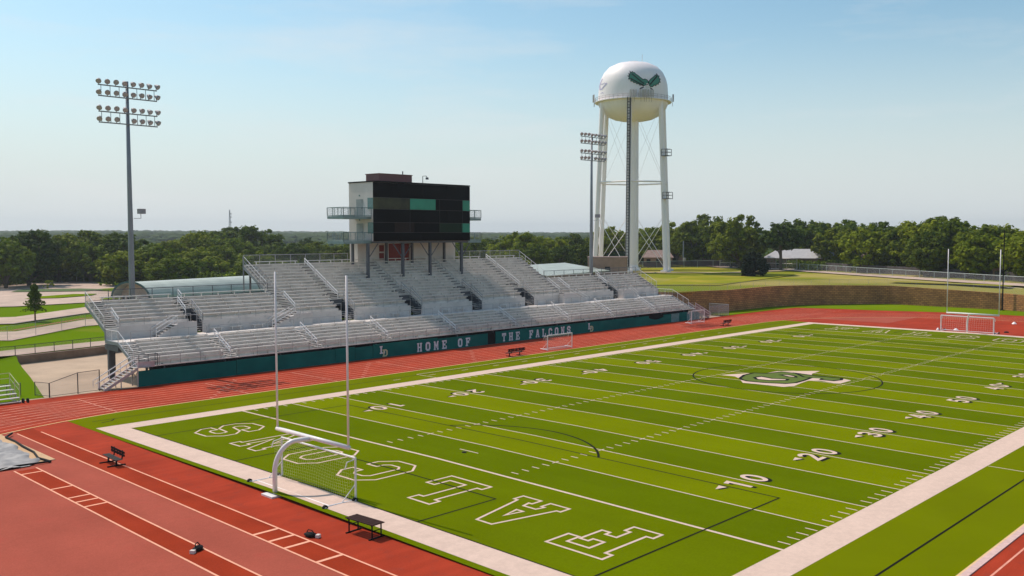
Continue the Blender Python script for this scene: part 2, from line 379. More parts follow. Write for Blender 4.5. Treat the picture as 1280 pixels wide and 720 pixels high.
def field_obj(bm, name, m, label=None):
    geom = bm.verts[:] + bm.edges[:] + bm.faces[:]
    bmesh.ops.bisect_plane(bm, geom=geom, plane_co=(0, MID, 0), plane_no=(0,1,0))
    for v in bm.verts: v.co.z += crown(v.co.y)
    bm.normal_update()
    for f in bm.faces:
        if f.normal.z < 0: f.normal_flip()
    me = bpy.data.meshes.new(name); bm.to_mesh(me); bm.free(); me.materials.append(m)
    o = bpy.data.objects.new(name, me); COL.objects.link(o); o['kind'] = 'structure'
    if label: o['label'] = label
    return o

# turf infield
bm = bmesh.new()
bm.faces.new([bm.verts.new(c) for c in ((-11.4,0,0.012),(102.4,0,0.012),(102.4,W,0.012),(-11.4,W,0.012))])
field_obj(bm, 'playing_field_turf', M_turf)
mb = MB()
mb.quad((-11.4,-7.0,.012),(102.4,-7.0,.012),(102.4,0,.012),(-11.4,0,.012))
CX0, CX1, RI = -4.5, 95.9, 31.4
def arc_y(x, side):
    cx = CX0 if x < CX0 else (CX1 if x > CX1 else x)
    return MID + side*math.sqrt(RI*RI-(x-cx)**2)
xs = [-11.4,-10,-8,-6,CX0,CX1,98,100,102.4]
for a, b in zip(xs[:-1], xs[1:]):
    mb.quad((a,W,.012),(b,W,.012),(b,arc_y(b,1),.012),(a,arc_y(a,1),.012))
struct(mb, 'sideline_turf', mat('sideline_green', (0.132, 0.162, 0.001), 0.9, var=.08, scale=.15, spec=0.0, detail=8))

# white border, yard lines, hashes
bm = bmesh.new(); z = 0.016
rect(bm,-10.97,102.41,-1.83,0,z); rect(bm,-10.97,102.41,W,W+1.83,z)
rect(bm,-10.97,-9.144,0,W,z); rect(bm,100.584,102.41,0,W,z)
field_obj(bm, 'field_border', M_white)
bm = bmesh.new()
for i in range(21):
    u = i*Y5; wd = 0.2 if i in (0,20) else 0.105
    rect(bm,u-wd/2,u+wd/2,0,W,z)
for i in range(100):
    if i % 5 == 0: continue
    u = i*0.9144
    rect(bm,u-.05,u+.05,0.1,0.75,z); rect(bm,u-.05,u+.05,W-.75,W-.1,z)
    for c in (18.288, W-18.288): rect(bm,u-.05,u+.05,c-.3,c+.3,z)
for i in range(1,20):
    for c in (18.288, W-18.288): rect(bm,i*Y5-.3,i*Y5-.0535,c-.05,c+.05,z); rect(bm,i*Y5+.0535,i*Y5+.3,c-.05,c+.05,z)
rect(bm,2.70,2.80,MID-.9,MID+.9,z); rect(bm,GL-2.80,GL-2.70,MID-.9,MID+.9,z)
for i in range(4,18):
    rect(bm, i*Y5, i*Y5+.9, W+1.83+1.75, W+1.83+1.85, z)
rect(bm, 22.3, 68.6, W+4.9, W+5.0, z); rect(bm, 22.25, 22.35, W+1.85, W+4.88, z)
rect(bm, 22.3, 68.6, -5.1, -5.0, z); rect(bm, 22.81, 22.9, -4.98, -1.86, z)
field_obj(bm, 'yard_lines', M_white)

# soccer lines in black
bm = bmesh.new(); z2 = 0.022
def bl(pts, closed=False, wd=.11): add_stroke(bm, pts, wd, z2, closed)
for s in (0, 1):
    X = (lambda u: GL-u) if s else (lambda u: u)
    bl([(X(-9.05),4.2),(X(7.4),4.2),(X(7.4),44.6),(X(-9.05),44.6)])
    bl([(X(-9.05),15.3),(X(-3.6),15.3),(X(-3.6),33.5),(X(-9.05),33.5)])
    c = 1.86; a0 = math.acos((7.46-c)/9.15)
    bl([(X(c+9.15*math.cos(a)),MID+9.15*math.sin(a)) for a in [a0*(k/12-1) for k in range(25)]], wd=.16)
    bl([(X(-9.05),-4.45),(X(-9.05),-1.86)])
bl([(45.72+9.15*math.cos(2*math.pi*k/72),MID+9.15*math.sin(2*math.pi*k/72)) for k in range(72)], True, .15)
bl([(-10.9,-4.5),(102,-4.5)]); bl([(-10.2,53.25),(100,53.25)], wd=.09)
bl([(-9.9,52.3),(-9.0,52.6),(-8.6,53.1)], wd=.12)
bl([(-9.1,.1),(-9.1,W-.1)], wd=.07)
field_obj(bm, 'soccer_lines', M_black)

# varsity glyphs (unit box contours)
GF = [[(0,0),(.5,0),(.5,.16),(.4,.16),(.4,.4),(.6,.4),(.6,.32),(.75,.32),(.75,.68),(.6,.68),(.6,.6),(.4,.6),(.4,.84),(.8,.84),(.8,.65),(1,.65),(1,1),(0,1),(0,.84),(.12,.84),(.12,.16),(0,.16)]]
GA = [[(0,0),(.4,0),(.4,.16),(.33,.16),(.37,.28),(.63,.28),(.67,.16),(.6,.16),(.6,0),(1,0),(1,.16),(.92,.16),(.66,1),(.34,1),(.08,.16),(0,.16)],[(.43,.44),(.57,.44),(.5,.68)]]
GLt = [[(0,0),(1,0),(1,.42),(.8,.42),(.8,.16),(.4,.16),(.4,.84),(.52,.84),(.52,1),(0,1),(0,.84),(.12,.84),(.12,.16),(0,.16)]]
GC = [[(.25,0),(.75,0),(1,.2),(1,.38),(.72,.38),(.72,.27),(.62,.2),(.38,.2),(.28,.27),(.28,.73),(.38,.8),(.62,.8),(.72,.73),(.72,.62),(1,.62),(1,.8),(.75,1),(.25,1),(0,.8),(0,.2)]]
GO = [[(.25,0),(.75,0),(1,.2),(1,.8),(.75,1),(.25,1),(0,.8),(0,.2)],[(.4,.2),(.6,.2),(.7,.28),(.7,.72),(.6,.8),(.4,.8),(.3,.72),(.3,.28)]]
GN = [[(0,0),(.4,0),(.4,.16),(.3,.16),(.3,.6),(.72,0),(.9,0),(.9,.84),(1,.84),(1,1),(.6,1),(.6,.84),(.7,.84),(.7,.4),(.3,1),(0,1),(0,.84),(.1,.84),(.1,.16),(0,.16)]]
GS = [[(0,.38),(0,.2),(.25,0),(.75,0),(1,.2),(1,.42),(.78,.58),(.34,.62),(.3,.67),(.3,.75),(.38,.8),(.62,.8),(.7,.75),(.7,.64),(1,.64),(1,.8),(.75,1),(.25,1),(0,.8),(0,.6),(.22,.44),(.66,.38),(.7,.33),(.7,.26),(.62,.2),(.38,.2),(.3,.26),(.3,.38)]]
GE = [[(0,0),(1,0),(1,.35),(.82,.35),(.82,.16),(.4,.16),(.4,.42),(.58,.42),(.58,.34),(.72,.34),(.72,.66),(.58,.66),(.58,.58),(.4,.58),(.4,.84),(.82,.84),(.82,.65),(1,.65),(1,1),(0,1),(0,.84),(.12,.84),(.12,.16),(0,.16)]]
GH = [[(0,0),(.42,0),(.42,.15),(.34,.15),(.34,.43),(.66,.43),(.66,.15),(.58,.15),(.58,0),(1,0),(1,.15),(.92,.15),(.92,.85),(1,.85),(1,1),(.58,1),(.58,.85),(.66,.85),(.66,.58),(.34,.58),(.34,.85),(.42,.85),(.42,1),(0,1),(0,.85),(.08,.85),(.08,.15),(0,.15)]]
GM = [[(0,0),(.36,0),(.36,.15),(.28,.15),(.28,.62),(.46,.2),(.54,.2),(.72,.62),(.72,.15),(.64,.15),(.64,0),(1,0),(1,.15),(.93,.15),(.93,.85),(1,.85),(1,1),(.72,1),(.5,.5),(.28,1),(0,1),(0,.85),(.07,.85),(.07,.15),(0,.15)]]
GT = [[(.28,0),(.72,0),(.72,.15),(.63,.15),(.63,.84),(.82,.84),(.82,.64),(1,.64),(1,1),(0,1),(0,.64),(.18,.64),(.18,.84),(.37,.84),(.37,.15),(.28,.15)]]
GD = [[(0,0),(.7,0),(1,.22),(1,.78),(.7,1),(0,1),(0,.85),(.12,.85),(.12,.15),(0,.15)],[(.36,.18),(.58,.18),(.72,.3),(.72,.7),(.58,.82),(.36,.82)]]
bm = bmesh.new()
word = [GF,GA,GLt,GC,GO,GN,GS]
for k, G in enumerate(word):
    cv = 6.95+k*5.95
    for ct in G:
        add_stroke(bm, [(-2.15-4.6*b, cv-1.7+3.4*a) if 0 else (-6.75+4.6*(1-b), cv-1.7+3.4*a) for a, b in ct], .15, 0.02, True)
        add_stroke(bm, [(GL+2.15+4.6*b, W-cv+1.7-3.4*a) for a, b in ct], .15, 0.02, True)
field_obj(bm, 'end_zone_lettering', M_white)
# yard numbers with arrow and black drop shade
def circ(cx, cy, rx, ry, a0, a1, n=14): return [(cx+rx*math.cos(R(a0+(a1-a0)*i/n)), cy+ry*math.sin(R(a0+(a1-a0)*i/n))) for i in range(n+1)]
DG = {'0': [('c', circ(.5,.5,.36,.4,0,360,20)[:-1])],
      '1': [('o', [(.25,.8),(.6,.86),(.6,0)]) ],
      '2': [('o', circ(.5,.68,.34,.22,165,-30,10)+[(.14,.1),(.9,.1)])],
      '3': [('o', circ(.48,.7,.33,.2,160,-80,10)+circ(.48,.31,.37,.21,80,-160,10)[1:])],
      '4': [('o', [(.62,.9),(.12,.34),(.62,.34),(.95,.34)]),('o',[(.66,.8),(.66,.42)]),('o',[(.66,.26),(.66,0)])],
      '5': [('o', [(.85,.92),(.25,.92),(.2,.55)]+circ(.48,.34,.37,.25,110,-155,12))]}
bmw = bmesh.new(); bmb = bmesh.new()
def digit(ch, f, wd):
    for kind, pts in DG[ch]:
        add_stroke(bmw, [f(a, b, 0) for a, b in pts], wd, 0.028, kind == 'c')
        add_stroke(bmb, [f(a, b, 1) for a, b in pts], wd, 0.024, kind == 'c')
for i in range(1, 10):
    num = (i if i <= 5 else 10-i); u0 = i*2*Y5
    for side in (0, 1):
        for di, ch in enumerate((str(num), '0')):
            def f(a, b, sh, di=di, side=side):
                x = (-1.62 + 1.22*a) if di == 0 else (.30+1.22*a)
                y = 1.83*b - (0.26 if sh else 0); x += (0.05 if sh else 0)
                return (u0+x, 6.4+y) if side == 0 else (u0-x, W-6.4-y)
            digit(ch, f, .30)
        if num != 5:
            s = -1 if i < 5 else 1
            for sh, b_, z_ in ((0, bmw, 0.028), (1, bmb, 0.024)):
                oy = -.18 if sh else 0
                tri = [(u0+s*1.95, 1.0), (u0+s*1.95, 1.55), (u0+s*2.75, 1.27)]
                vs = [b_.verts.new((t[0], (6.4+t[1]+oy) if side == 0 else W-6.4-t[1]-oy, z_)) for t in tri]
                b_.faces.new(vs)
field_obj(bmb, 'yard_number_shading', M_black); field_obj(bmw, 'yard_numbers', M_white)

# midfield monogram
LW = [(42.7,30.1),(44.97,28.91),(46.38,28.18),(46.87,27.19),(48.92,27.07),(52.01,23.78),(49.5,23.48),(48.45,22.78),(48.71,21.9),(49.05,20.07),(48.53,18.77),(45.99,18.72),(45.79,19.34),(46.15,20.89),(45.36,21.73),(43.35,21.52),(41.52,21.22),(40.33,21.71),(40.06,23.7),(39.78,25.73),(41.84,27.31),(42.84,28.45)]
LD = [(42.14,27.44),(44.21,28.19),(46.18,28.25),(46.68,27.09),(48.76,26.44),(48.78,24.85),(47.14,23.14),(47.21,22.33),(45.04,22.06),(43.3,21.99),(42.07,22.49),(41.13,24.3),(40.92,25.89),(41.4,26.79)]
LS = [(48.9,25.3),(48.6,22.78),(48.93,20.41),(49.05,20.0),(48.09,19.6),(46.94,19.9),(46.74,21.1),(47.5,21.32),(46.9,22.7)]
LI1 = [(43.47,26.59),(44.5,26.39),(43.99,24.88),(44.7,23.56),(43.97,23.34),(42.73,24.52),(42.58,25.82)]
LI2 = [(46.73,25.51),(47.27,24.93),(46.88,23.86),(46.32,23.56),(46.15,24.33)]
bm = bmesh.new(); poly_on_field(bm, LW, .030); field_obj(bm, 'midfield_emblem_backing', M_white)
bm = bmesh.new(); poly_on_field(bm, LD, .036); poly_on_field(bm, LS, .034); field_obj(bm, 'midfield_emblem_letters', M_logo)
bm = bmesh.new(); poly_on_field(bm, LI1, .040); poly_on_field(bm, LI2, .040); field_obj(bm, 'midfield_emblem_counters', M_white)
bm = bmesh.new()
for q, zz in ((LD,.044),(LI1,.048),(LI2,.048)): add_stroke(bm, q, .30, zz, True)
add_stroke(bm, LS[:-1], .30, .052)
field_obj(bm, 'midfield_emblem_outline', M_black)

# ------------------------------------------------------------------ track
mb = MB()
mb.box(-62,150,-45,66.85,-0.6,0.0)
struct(mb, 'track_surface', M_track)
mb = MB(); zl = 0.004
def ring_pts(r, n=40, ends=(1,1)):
    P = []
    for k in range(n+1): a = math.pi/2 + math.pi*k/n; P.append((CX0+r*math.cos(a), MID+r*math.sin(a)))
    for k in range(n+1): a = -math.pi/2 + math.pi*k/n; P.append((CX1+r*math.cos(a), MID+r*math.sin(a)))
    return P
def flat_stroke(mb, pts, wd, z, closed=False, mi=0):
    for q in stroke(pts, wd, closed): mb.quad(*[(p.x,p.y,z) for p in q], mi=mi)
for i in range(1, 9): flat_stroke(mb, ring_pts(RI+1.07*i), .095, zl+0.0006*i, True)
for i in range(1, 9):   # straight chute lines crossing the bends
    v = MID+RI+1.07*i
    flat_stroke(mb, [(CX0-.01,v),(-45,v)], .08, zl+.006+.0006*i); flat_stroke(mb, [(CX1+.01,v),(128,v)], .08, zl+.006+.0006*i)
for u in (-7.2, 4.6, 14.2, 91.4, 25.0):
    flat_stroke(mb, [(u,MID+RI+.2),(u,MID+RI+8.5)], .09, zl+.016)
for k in range(8):
    for u0 in (1.2, 17.5, 33.0, 78.0):
        flat_stroke(mb, [(u0+k*.9,MID+RI+.25+1.07*k),(u0+k*.9,MID+RI+.95+1.07*k)], .1, zl+.018)
struct(mb, 'lane_lines', M_lane)
mb = MB(); flat_stroke(mb, ring_pts(RI+.05), .16, .020, True); struct(mb, 'track_inner_line', M_kerb)
mb = MB()
mb.box(-4.5,95.9,-7.42,-7.1,0.002,.05); struct(mb, 'track_kerb', mat('kerb_pale', (.62,.42,.38),.8))
# D-zone surfaces
mb = MB(); zq = .028
def fan(xa, xb, side_min, side_max, mb, z, r=RI-.12):
    n = 24
    for k in range(n):
        a = xa+(xb-xa)*k/n; b = xa+(xb-xa)*(k+1)/n
        def yy(x, s):
            cx = CX0 if x < CX0 else CX1
            return MID + s*math.sqrt(max(0, r*r-(x-cx)**2))
        mb.quad((a,yy(a,-1),z),(b,yy(b,-1),z),(b,yy(b,1),z),(a,yy(a,1),z))
fan(CX0-RI+.13, -15.6, 0, 0, mb, .006)
struct(mb, 'faded_infield_surface', M_pink)
mb = MB(); fan(-15.6, -14.22, 0, 0, mb, .010); mb.quad((-19.42,-4,.0102),(-18.13,-4,.0102),(-18.13,41.2,.0102),(-19.42,41.2,.0102))
struct(mb, 'jump_runways', M_run)
mb = MB()
mb.quad((109.4,54.2,.006),(109.8,40.4,.006),(125.1,41.0,.006),(112,52.5,.006)); struct(mb, 'faded_surface_patch', M_pink)
mb = MB(); zz = .014
for u, v0, v1 in ((-14.2,-3,52.3),(-15.62,-3,52.9),(-18.15,-4,41.4),(-19.4,-4,41.4)): mb.box(u-.05,u+.05,v0,v1,zz-.004,zz)
for v in (40.2,35.42,32.87,31.75,30.55): mb.box(-19.345,-18.205,v-.09,v+.09,zz-.004,zz)
for v in (19.8,18.38,17.02,14.36): mb.box(-15.565,-14.255,v-.1,v+.1,zz-.004,zz)
struct(mb, 'runway_lines', M_lpaint)
# sand pit
mb = MB(); mb.box(-21.5,-16.6,42.6,53.2,.0,.055); struct(mb, 'sand_pit', M_sand)
def tarp():
    t = MB(); nx, ny = 26, 44
    idx = {}
    for i in range(nx+1):
        for j in range(ny+1):
            a, b = i/nx, j/ny
            y = 41.9+10.6*b
            xl = -22.0; xr = -17.6+.9*(b-.1)-1.5*max(0,b-.6)
            if b < .12: xr = -17.3-(.12-b)*9
            xr += .15*math.sin(b*23)
            x = xl+(xr-xl)*a
            z = .09+.17*noise.noise(Vector((x*.9,y*.7,3)))+.10*noise.noise(Vector((x*2.6,y*2.1,8)))+.06
            if a > .97: z = .07
            idx[i,j] = len(t.v); t.v.append((x,y,max(.07,z)))
    for i in range(nx):
        for j in range(ny): t.f.append((idx[i,j],idx[i+1,j],idx[i+1,j+1],idx[i,j+1])); t.m.append(0)
    return t
o = tarp().build('pit_cover', M_tarp, smooth=True); tag(o, 'crumpled grey cover over the long jump sand pit', 'pit cover')
e = MB()
e.tube([(-17.1,42.0,.1),(-17.35,43.4,.12),(-16.95,45.4,.1),(-16.9,47.6,.13),(-16.7,49.8,.1),(-16.75,51.6,.14),(-16.1,52.4,.2)],.075,6)
e.tube([(-20.6,41.9,.1),(-19.0,42.25,.12),(-17.1,42.0,.1)],.06,6)
e.build('edge_hem', M_rubber, o)

# ------------------------------------------------------------------ ground and terrain
bpts = [(-400,70,0.3),(-120,68,0.2),(-60,67.6,.05),(-14,67.4,0.02),(-8.9,67.3,0.02),(-8.4,69.5,.03),(-7.3,74,.06),(-5.9,80,.14),(-4.7,86,.35),(-4.0,89.5,.6),(-3.4,91.9,.9),(3,93,.9),(12,95.3,.9),(28,97,.9),(45,98,1.0),(62,98,1.6),(80,92,3.0),(92,82,3.9),(100,74,4.0),(112.2,71.75,3.93),(125.6,71.25,4.05),(134,69.6,4.0),(140.7,65.0,3.92),(146.5,61.0,3.85),(150.3,57.1,3.78),(150.7,46,3.48),(150.9,35.2,3.15),(149.2,30.6,3.05),(150,10,2.8),(152,-40,2.2),(150,-120,1.5),(140,-400,1)]
def densify(P, st):
    out = []
    for a, b in zip(P[:-1], P[1:]):
        L = math.hypot(b[0]-a[0], b[1]-a[1]); n = max(1, int(L/st))
        for k in range(n): t = k/n; out.append(tuple(a[i]+(b[i]-a[i])*t for i in range(3)))
    out.append(P[-1]); return out
BP = densify(bpts, 6.0)
CC = Vector((45, 10))
def plateau(x, y):
    t = min(1, max(0, (x-55)/55)); t = t*t*(3-2*t)
    s = 0.95 + t*3.15
    return s
def ground_z(x, y):
    d = math.hypot(x-CC.x, y-CC.y)
    h = plateau(x, y)
    n = noise.noise(Vector((x/600, y/600, 1)))
    far = min(1, max(0, (d-420)/1800))
    ang = math.atan2(y-CC.y, x-CC.x)
    ridge = 7.5 + 5*noise.noise(Vector((math.cos(ang)*6, math.sin(ang)*6, 4))) + 3*n
    dip = -6*math.exp(-((d-700)/260)**2)
    return h + far*far*(3-2*far)*(ridge-h) + dip
dists = [0,2,6,12,20,32,48,70,100,140,190,260,350,470,640,860,1150,1500,2000,2700,3600,4200]
mb = MB(); nb = len(BP)
for d in dists:
    for p in BP:
        v = Vector((p[0],p[1]))-CC; L = v.length; q = CC + v*((L+d)/L)
        if d == 0: z = p[2]
        else:
            k = min(1, d/(30.0 if p[0] < -3.5 else 14.0)); z = p[2]*(1-k)+ground_z(q.x,q.y)*k
        mb.v.append((q.x,q.y,z))
for i in range(len(dists)-1):
    for j in range(nb-1):
        a = i*nb+j; mb.f.append((a+1,a,a+nb,a+nb+1)); mb.m.append(0)
M_terr = mat('meadow_ground', (0.125, 0.205, 0.003), 0.95, spec=0.0, scale=0.03, detail=10, col2=(0.095,0.17,0.003), dirt=((0.26,0.22,0.04),0.05,0.60))
def east_dry(m):
    t = m.node_tree; b_ = t.nodes['Principled BSDF']; src = b_.inputs['Base Color'].links[0].from_socket
    tc = N(t, 'ShaderNodeTexCoord'); sp = N(t, 'ShaderNodeSeparateXYZ'); t.links.new(tc.outputs['Object'], sp.inputs[0])
    mr = N(t, 'ShaderNodeMapRange'); mr.inputs[1].default_value = 85; mr.inputs[2].default_value = 125; t.links.new(sp.outputs[0], mr.inputs[0])
    n = N(t, 'ShaderNodeTexNoise'); n.inputs['Scale'].default_value = .035; n.inputs['Detail'].default_value = 9; t.links.new(tc.outputs['Object'], n.inputs['Vector'])
    r = N(t, 'ShaderNodeValToRGB'); r.color_ramp.elements[0].position = .42; r.color_ramp.elements[1].position = .60; r.color_ramp.elements[0].color = (.20,.215,.02,1); r.color_ramp.elements[1].color = (.36,.30,.09,1); t.links.new(n.outputs['Fac'], r.inputs['Fac'])
    mx = N(t, 'ShaderNodeMix', data_type='RGBA'); t.links.new(mr.outputs[0], mx.inputs[0]); t.links.new(src, mx.inputs[6]); t.links.new(r.outputs['Color'], mx.inputs[7]); dm = N(t, 'ShaderNodeVectorMath', operation='DISTANCE'); t.links.new(tc.outputs['Object'], dm.inputs[0]); dm.inputs[1].default_value = (45,10,0)
    m3 = N(t, 'ShaderNodeMapRange'); m3.inputs[1].default_value = 225; m3.inputs[2].default_value = 300; t.links.new(dm.outputs['Value'], m3.inputs[0])
    m4 = N(t, 'ShaderNodeMix', data_type='RGBA'); t.links.new(m3.outputs[0], m4.inputs[0]); t.links.new(mx.outputs[2], m4.inputs[6]); m4.inputs[7].default_value = (.035,.055,.014,1); t.links.new(m4.outputs[2], b_.inputs['Base Color'])
east_dry(M_terr)
struct(mb, 'terrain', M_terr, smooth=True)
mb = MB(); mb.quad((-8000,-8000,-.62),(9000,-8000,-.62),(9000,9000,-.62),(-8000,9000,-.62)); struct(mb, 'ground', M_grass)
mb = MB(); mb.box(-9.3,96,66.87,99,-.5,-.004); struct(mb, 'concrete_apron', M_conc)
mb = MB(); mb.quad((-9.0,66.9,.006),(-62,66.9,.006),(-62,67.9,.006),(-9.0,67.9,.006)); mb.quad((92.6,66.9,.006),(102,66.9,.006),(102,71.5,.006),(92.6,71.5,.006)); struct(mb, 'track_edge_pavement', M_conc)
# grass strip between far bend and block wall
mb = MB()
P = []
ro = 40.4
xsq = [(128,66.9)]
for k in range(0, 31):
    a = R(70 - 140*k/30); P.append((CX1+ro*math.cos(a), MID+ro*math.sin(a)))
inner = [(104,67.2),(112,67.2),(120,67.2),(128.5,66.4),(131.5,58.0),(133,52),(135.5,46),(137.5,41),(139,33),(139.4,28),(138.5,10),(134,-6),(120,-14)]
outer = [(104,74),(112.2,71.5),(125.6,71.0),(134,69.3),(140.6,64.8),(146.3,60.8),(150.2,57),(150.5,46),(150.7,35.1),(149,30.6),(149.8,10),(151,-20),(151,-30)]
for i in range(len(inner)-1):
    mb.quad((*inner[i],.008),(*outer[i],.008),(*outer[i+1],.008),(*inner[i+1],.008))
struct(mb, 'grass_verge', M_grass)
# drive, islands and walks behind the left end
def strip(name, pts, z, m, label=None):
    b = MB(); L = [Vector((p[0],p[1],0)) for p in pts]
    for p in pts: b.v.append((p[0],p[1],z))
    for t in tessellate_polygon([L]): b.f.append(tuple(t)); b.m.append(0)
    o = struct(b, name, m, label)
    me = o.data
    for p in me.polygons:
        if p.normal.z < 0: p.flip()
    return o
zt = 1.0
strip('terrace_walk', [(-6.5,92.4),(-3.36,92.22),(12,95.6),(45,98.5),(45,101),(11.5,99.6),(-1.67,97.9),(-4.5,97)], zt, M_road)
strip('upper_walk', [(-8,119),(1.04,108),(14.61,120.3),(32,122),(36,133),(18.9,131.2),(5.21,119.6),(-5,126)], zt, M_road)
strip('red_kerb', [(-5,126.3),(5.2,119.9),(18.9,131.5),(36,133.3),(36,134.1),(18.8,132.2),(5.0,120.6),(-5,127)], zt+.12, mat('red_kerb_paint',(.30,.03,.02),.8))
strip('access_road', [(-8,141),(8.65,131.5),(23.2,142.4),(38,144),(42,156),(28.6,156.4),(12.6,143.6),(-8,155)], zt+.01, M_road)
strip('road_kerb', [(-8,140.3),(8.65,130.7),(23.2,141.7),(38,143.3),(38,143.9),(23.2,142.3),(8.65,131.4),(-8,140.9)], zt+.1, mat('dark_kerb',(.2,.17,.16),.9))  # dark kerb line along the access road
strip('parking_area', [(0,178),(19.86,167),(33,167.5),(60,176),(92,215),(88,252),(62.96,250),(56.77,256),(40,262),(10,240)], zt+.02, M_road)
strip('drive_island', [(27.5,186),(33.5,183.6),(41,186.5),(44,191),(40,194),(32.03,191)], zt+.14, M_grass)
strip('drive_island', [(37,172.5),(42,171),(56,180),(62,200),(56,210),(47,208),(50,198),(46,184)], zt+.14, M_grass)
strip('drive_island', [(33,212),(46,203),(52,206),(49,214),(38,220)], zt+.15, mat('dark_grass',(.05,.10,.012),.9))  # this island has a darker grass colour
strip('bare_earth_patch', [(66,232),(76,220),(84,224),(76,236)], zt+.12, mat('red_earth',(.36,.17,.10),.95))
# drier plateau east of the block wall with its walk
def pl(x,y): return plateau(x,y)+.03
def drape_strip(name, L, Rr, m, dz=.05):
    b = MB()
    A = densify([(p[0],p[1],0) for p in L], 5); n = len(A)
    # resample R to n
    def res(P, n):
        d = [0]
        for a, c in zip(P[:-1], P[1:]): d.append(d[-1]+math.hypot(c[0]-a[0], c[1]-a[1]))
        out = []
        for k in range(n):
            t = d[-1]*k/(n-1); i = max(j for j in range(len(P)-1) if d[j] <= t+1e-9)
            f = (t-d[i])/(d[i+1]-d[i]) if d[i+1] > d[i] else 0
            out.append((P[i][0]+(P[i+1][0]-P[i][0])*f, P[i][1]+(P[i+1][1]-P[i][1])*f))
        return out
    A = res([(p[0],p[1]) for p in L], 40); B = res([(p[0],p[1]) for p in Rr], 40)
    for i in range(39):
        for j in range(4):
            def P_(i_, t):
                x = A[i_][0]+(B[i_][0]-A[i_][0])*t; y = A[i_][1]+(B[i_][1]-A[i_][1])*t; return (x,y,pl(x,y)+dz)
            b.quad(P_(i,j/4),P_(i,(j+1)/4),P_(i+1,(j+1)/4),P_(i+1,j/4))
    return struct(b, name, m)
drape_strip('plateau_walk', [(240,160),(212,132),(206,106),(190,77),(176,50),(168,33),(160,5)], [(234,164),(206,134),(200,108),(182,77),(168,52),(160,34),(152,8)], M_road, .10)
drape_strip('plateau_path', [(150,148),(160,131),(176,112),(200,108)], [(148,144),(157,128),(174,109),(200,104)], mat('worn_path',(.42,.33,.2),.9), .08)
drape_strip('dry_grass', [(112,90),(126,96),(150,108),(172,107)], [(122,80),(140,84),(160,88),(178,92)], M_dry, .05)
drape_strip('dry_grass', [(157,60),(159,48),(158,36)], [(163,60),(164,48),(162,36)], M_dry, .05)
drape_strip('dry_grass', [(168,140),(182,130),(196,118)], [(180,150),(196,138),(206,124)], M_dry, .05)

# ------------------------------------------------------------------ walls
def wall_along(name, P, th, m, label, cat):
    """P: (x, y, z0, z1); solid wall with metric uv"""
    b = MB(); b.uv = []; L = 0
    for i in range(len(P)-1):
        a, c = P[i], P[i+1]; d = Vector((c[0]-a[0], c[1]-a[1])); l = d.length
        for face in (0,):
            n = len(b.v)
            b.v += [(a[0],a[1],a[2]),(c[0],c[1],c[2]),(c[0],c[1],c[3]),(a[0],a[1],a[3])]
            b.uv += [(L,a[2]),(L+l,c[2]),(L+l,c[3]),(L,a[3])]; b.f.append((n,n+1,n+2,n+3)); b.m.append(0)
        nr = Vector((-d.y,d.x)).normalized()*th
        n = len(b.v)
        b.v += [(a[0],a[1],a[3]),(c[0],c[1],c[3]),(c[0]+nr.x,c[1]+nr.y,c[3]),(a[0]+nr.x,a[1]+nr.y,a[3]),(a[0]+nr.x,a[1]+nr.y,a[2]),(c[0]+nr.x,c[1]+nr.y,c[2])]
        b.uv += [(L,0),(L+l,0),(L+l,th),(L,th),(L,1),(L+l,1)]
        b.f += [(n,n+1,n+2,n+3),(n+3,n+2,n+5,n+4)]; b.m += [0,0]
        L += l
    return tag(b.build(name, m), label, cat)
wall_along('block_retaining_wall', [(97,77,-.1,4.05),(104,73.5,-.1,4.05),(112.2,71.5,-.1,4.0),(125.6,71.0,-.1,4.12),(130,70.3,-.1,4.1),(134,69.2,-.1,4.05),(137.8,67.2,-.1,4.0),(140.6,64.8,-.1,3.98),(145,61.5,-.1,3.9),(148.4,59,-.1,3.85),(150.2,57,-.1,3.82),(150.5,46,-.1,3.5),(150.7,35.1,-.1,3.18),(149,30.6,-.1,3.08),(149.8,10,-.1,2.8),(152,-40,-.1,2.3)], .5, M_brick, 'tall brown block retaining wall curving behind the far bend of the track', 'retaining wall')
wall_along('concrete_retaining_wall', [(-3.4,91.7,-.1,.93),(3,92.8,-.1,.93),(12,95.1,-.1,.93),(28,96.8,-.1,.95),(45,97.9,-.1,1.0),(96,97.9,-.1,1.0)], .4, mat('weathered_concrete',(.26,.18,.125),.9,var=.2,scale=1.0), 'low weathered concrete retaining wall at the back of the apron', 'retaining wall')
b = MB(); b.quad((-9.0,67.3,.04),(-7.7,71,.14),(-5.5,80,.42),(-3.4,91.7,.93)) if 0 else None

# ------------------------------------------------------------------ grandstand
Z0L, Z0W, ZU = 1.85, 3.85, 5.0
VF, VW, VU = 67.2, 71.5, 74.5
NL = 7; dvL = (VW-VF)/NL; dzL = (Z0W-Z0L)/NL
dv, dz = 0.61, 0.35
UL, UR, UCL, UCR = -0.6, 93.4, 20.4, 69.4
NC, NW = 17, 8
LA = [9.2,19.6,29.4,40.2,51.1,62.0,71.9,83.0]      # lower aisles
UA = [28.5,39.3,50.3,61.0]                          # upper aisles with entrances
ENTR = [(27.6,29.4),(38.4,40.2),(49.3,51.2),(59.9,61.9)]
WENT = [(8.4,9.6),(80.9,82.1)]
gs = empty('grandstand', (45.7,67.2,0), 'long aluminium grandstand with raised middle block facing the track', 'grandstand')
def P(mb, name, m, parent=gs, **k):
    o = mb.build(name, m, **k)
    if parent is gs: o.parent = gs; o.matrix_parent_inverse = Matrix.Translation((-45.7,-67.2,0))
    else: o.parent = parent
    return o
def rowz_u(k): return ZU+dz*k
def rowv_u(k): return VU+dv*k
